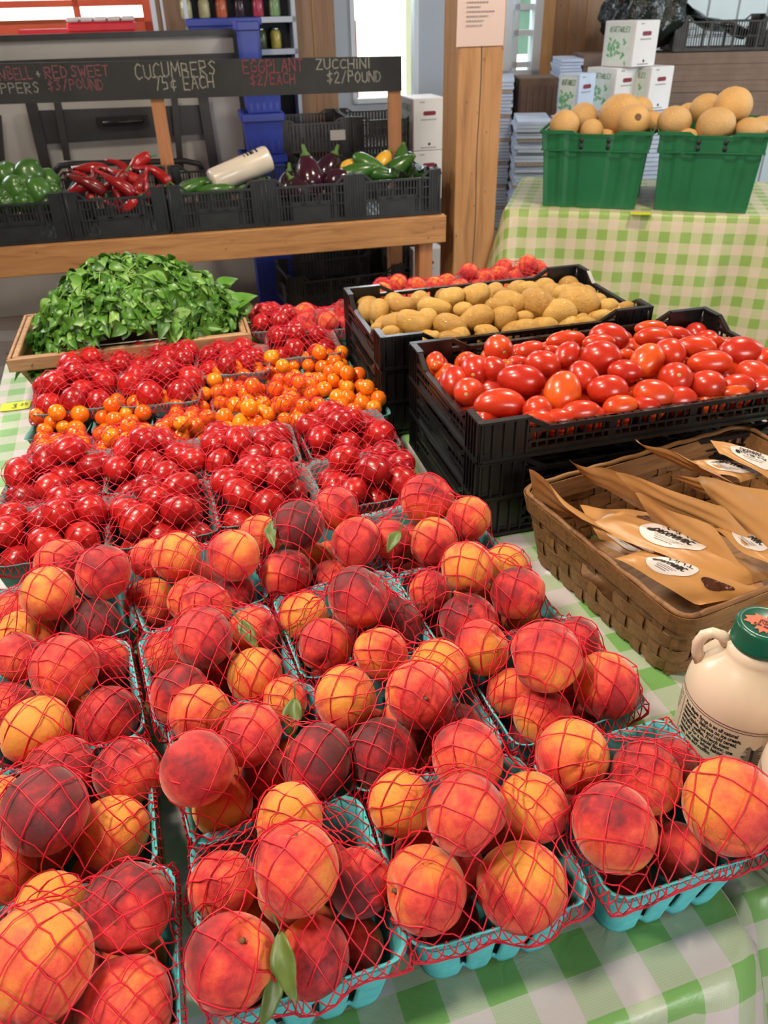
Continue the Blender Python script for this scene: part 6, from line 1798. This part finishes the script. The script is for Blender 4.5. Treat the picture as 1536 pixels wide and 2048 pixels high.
# ---------------------------------------------------------------- right table with the melons
ML = P(1013, 417, TZ); MRr = P(1536, 433, TZ); md = (MRr-ML); md.z = 0; mw = md.length; mu = md.normalized(); ma = math.atan2(mu.y, mu.x)
mc = Vector((ML.x, ML.y, 0)) + mu*1.95
me = cloth_mesh((mc.x, mc.y), ma, 1.95, .80, .66, .03, 9, 'gingham_far', 'tablecloth')
o = mkobj('tablecloth', me); tag(o, 'pale green gingham tablecloth hanging to the floor under the melon crates', 'tablecloth')
mn = Vector((-mu.y, mu.x, 0)); c = mc - mu*.975 + mn*.40
t = empty('folding_table', (c.x, c.y, 0), ma)
mb = MB(); mb.box((0,0,TZ-.021), (1.92, .77, .036)); mb.build('table_top', MAT['grey_plastic'], t)
for a in (-1, 1):
    for b in (-1, 1):
        mb = MB(); mb.tube([(a*.85, b*.32, 0), (a*.85, b*.32, TZ-.04)], .014, 8); mb.build('leg', MAT['dark_metal'], t)
tag(t, 'folding table hidden under the pale gingham cloth with the melons', 'table')
def green_crate(label, u0, v0, u1, v1):
    a = P(u0, v0, TZ); b = P(u1, v1, TZ); w0 = (b-a).length; x = (b-a).normalized(); ang = math.atan2(x.y, x.x); dep = .56
    y = Vector((-x.y, x.x, 0)); c = (a+b)/2 + y*dep/2
    o = empty('green_crate', (c.x, c.y, TZ+.002), ang); H = .315; w1 = w0*1.10; d0 = dep; d1 = dep*1.07
    def hw(z): f = z/H; return (w0+(w1-w0)*f)/2, (d0+(d1-d0)*f)/2
    mb = MB()
    for k in range(4):
        A = k*math.pi/2; R = Matrix.Rotation(A, 4, 'Z')
        for (z0, z1, out, nz) in ((.0, H*.74, 0, 0), (H*.74, H*.76, .010, 0), (H*.76, H*.955, .006, 0), (H*.955, H, .014, 1)):
            n = 24
            vs = []
            for i in range(n+1):
                fx = -1+2*i/n
                ribs = .007 if (abs(abs(fx)-.84) < .10 or abs(abs(fx)-.40) < .13) else 0
                for z in (z0, z1):
                    lx, ly = hw(z) if k % 2 == 0 else hw(z)[::-1]
                    zz2 = z
                    if nz and k in (0, 2) and abs(fx) < .38: zz2 = min(z, H*.955)
                    vs.append((fx*(lx+out), -(ly+out-ribs*(0 if out > .008 else 1)), zz2))
            mb.add(vs, [(2*i, 2*i+2, 2*i+3, 2*i+1) for i in range(n)], 0, False, R)
    lx, ly = hw(0); mb.box((0,0,.004), (2*lx-.004, 2*ly-.004, .006))
    bo = mb.build('body', MAT['green_plastic'], o); solidify(bo, .004, 0)
    for s in (-.13, .13):
        for z in (H*.80, H*.88):
            mb = MB(); lx, ly = hw(z); mb.lathe([(0,0),(.008,0),(.009,.001)], 12, M=Matrix.Translation((s*lx*2, -ly-.0095, z)) @ Matrix.Rotation(math.pi/2,4,'X') @ Matrix.Scale(1.3, 4, (0,1,0)))
            mb.build('drain_hole', MAT['dark_backing'], o)
    tag(o, label, 'crate', 'green melon crates'); return a, x, y
g1 = green_crate('left green plastic crate filled with melons', 1086, 412, 1268, 420)
g2 = green_crate('right green plastic crate filled with melons', 1308, 420, 1490, 428)
def melon(cx, cy, w, h, off, lab, scar=False):
    u = 1000+cx/2.866; v = 160+cy/2.866; g = g1 if u < 1290 else g2
    n = Vector(g[2]); p = PV(u, v, Vector(g[0])+n*off, n); R = (w+h)/4/2.866*depth(p)/F
    o = mkobj('melon', MELON[0]); o.location = p; o.scale = (R*w/(w+h)*2, R, R*h/(w+h)*2)
    r = rng(int(cx)); o.rotation_euler = (r.uniform(-.2,.2)+(1.35 if scar else 0), 0, 0) if scar else (r.uniform(-.2,.2), r.uniform(-.2,.2), r.uniform(0,6))
    if scar:
        s = MB(); s.lathe([(.0,.955),(.10,.965),(.16,.975),(.20,.965),(.22,.94)], 18, cap=False); s.build('stem_scar', MAT['stem_brown'], o)
    tag(o, lab+', '+('left green crate' if g is g1 else 'right green crate'), 'melon', 'melons in the green crates')
for m_ in ((368,262,168,170,.10,'leftmost melon'),(478,215,165,160,.30,'melon behind the leftmost one'),(525,292,130,130,.09,'small pale melon resting on the front rim'),(690,205,255,235,.28,'largest melon'),(765,240,180,175,.12,'melon with a brown stem scar facing front'),(800,170,150,140,.42,'melon at the back behind the largest'),(872,245,130,125,.26,'melon at the right end'),(600,345,150,120,.16,'melon low behind the front rim'),
           (1000,238,205,168,.12,'oval melon at the left end'),(1235,262,220,198,.11,'melon in front centre with faint stripes'),(1335,148,218,205,.24,'topmost melon'),(1185,170,190,170,.34,'melon behind the centre one'),(1440,290,190,140,.12,'melon at the front right'),(1500,265,150,110,.3,'melon at the far right behind'),(1075,335,150,110,.10,'melon low between two others'),(1080,190,120,110,.42,'small melon at the back left')):
    melon(*m_, scar=('stem scar' in m_[5]))
pn = P(1281, 427, TZ+.002); o = MB(); o.grid(6, 4, lambda i, j: ((i/5-.5)*.085, (j/3-.5)*.05, .001+.003*(i/5-.5)**2)); o = o.build('price_note', MAT['sticky_yellow']); o.location = (pn.x, pn.y, TZ+.001); o.rotation_euler = (0,0,ma)
tag(o, 'yellow sticky note between the two green crates', 'note', 'yellow price notes')

# ---------------------------------------------------------------- under the pine table
for k, (u, v, d) in enumerate(((700, 545, .55), (690, 545, .55))):
    s = Q(u, v, d)[0]
    o = mkobj('produce_crate', bcm); o.location = B(s, d+.2, .002+k*.192); o.rotation_euler = (0,0,BA+.1*k)
    tag(o, ['black crate on the floor under the pine table', 'black crate stacked on another under the pine table'][k], 'crate', 'black crates under the pine table')
cp_ = P(459, 588, 0.0)
ca = empty('wheeled_dolly', (cp_.x, cp_.y, 0), BA)
tag(ca, 'black dolly with swivel caster under the pine table', 'dolly')
mb = MB(); mb.lathe([(.012,-.014),(.040,-.014),(.046,-.010),(.046,.010),(.040,.014),(.012,.014)], 28, M=Matrix.Translation((0,0,.047)) @ Matrix.Rotation(math.pi/2,4,'X')); mb.build('wheel', MAT['floor_rubber'], ca)
mb = MB(); mb.box((-.01,-.020,.075), (.03,.003,.075)); mb.box((-.01,.020,.075), (.03,.003,.075)); mb.box((-.01,0,.113), (.05,.05,.006)); mb.tube([(-.01,-.026,.047),(-.01,.026,.047)], .005, 8); mb.build('fork', MAT['chrome_metal'], ca)
mb = MB(); mb.box((-.35,.10,.13), (.75,.32,.028)); mb.build('deck', MAT['dark_metal'], ca)
for k, x in enumerate((-.68,)):
    mb = MB(); mb.lathe([(.012,-.014),(.040,-.014),(.046,-.010),(.046,.010),(.040,.014),(.012,.014)], 20, M=Matrix.Translation((x,0,.047)) @ Matrix.Rotation(math.pi/2,4,'X')); mb.build('wheel', MAT['floor_rubber'], ca)
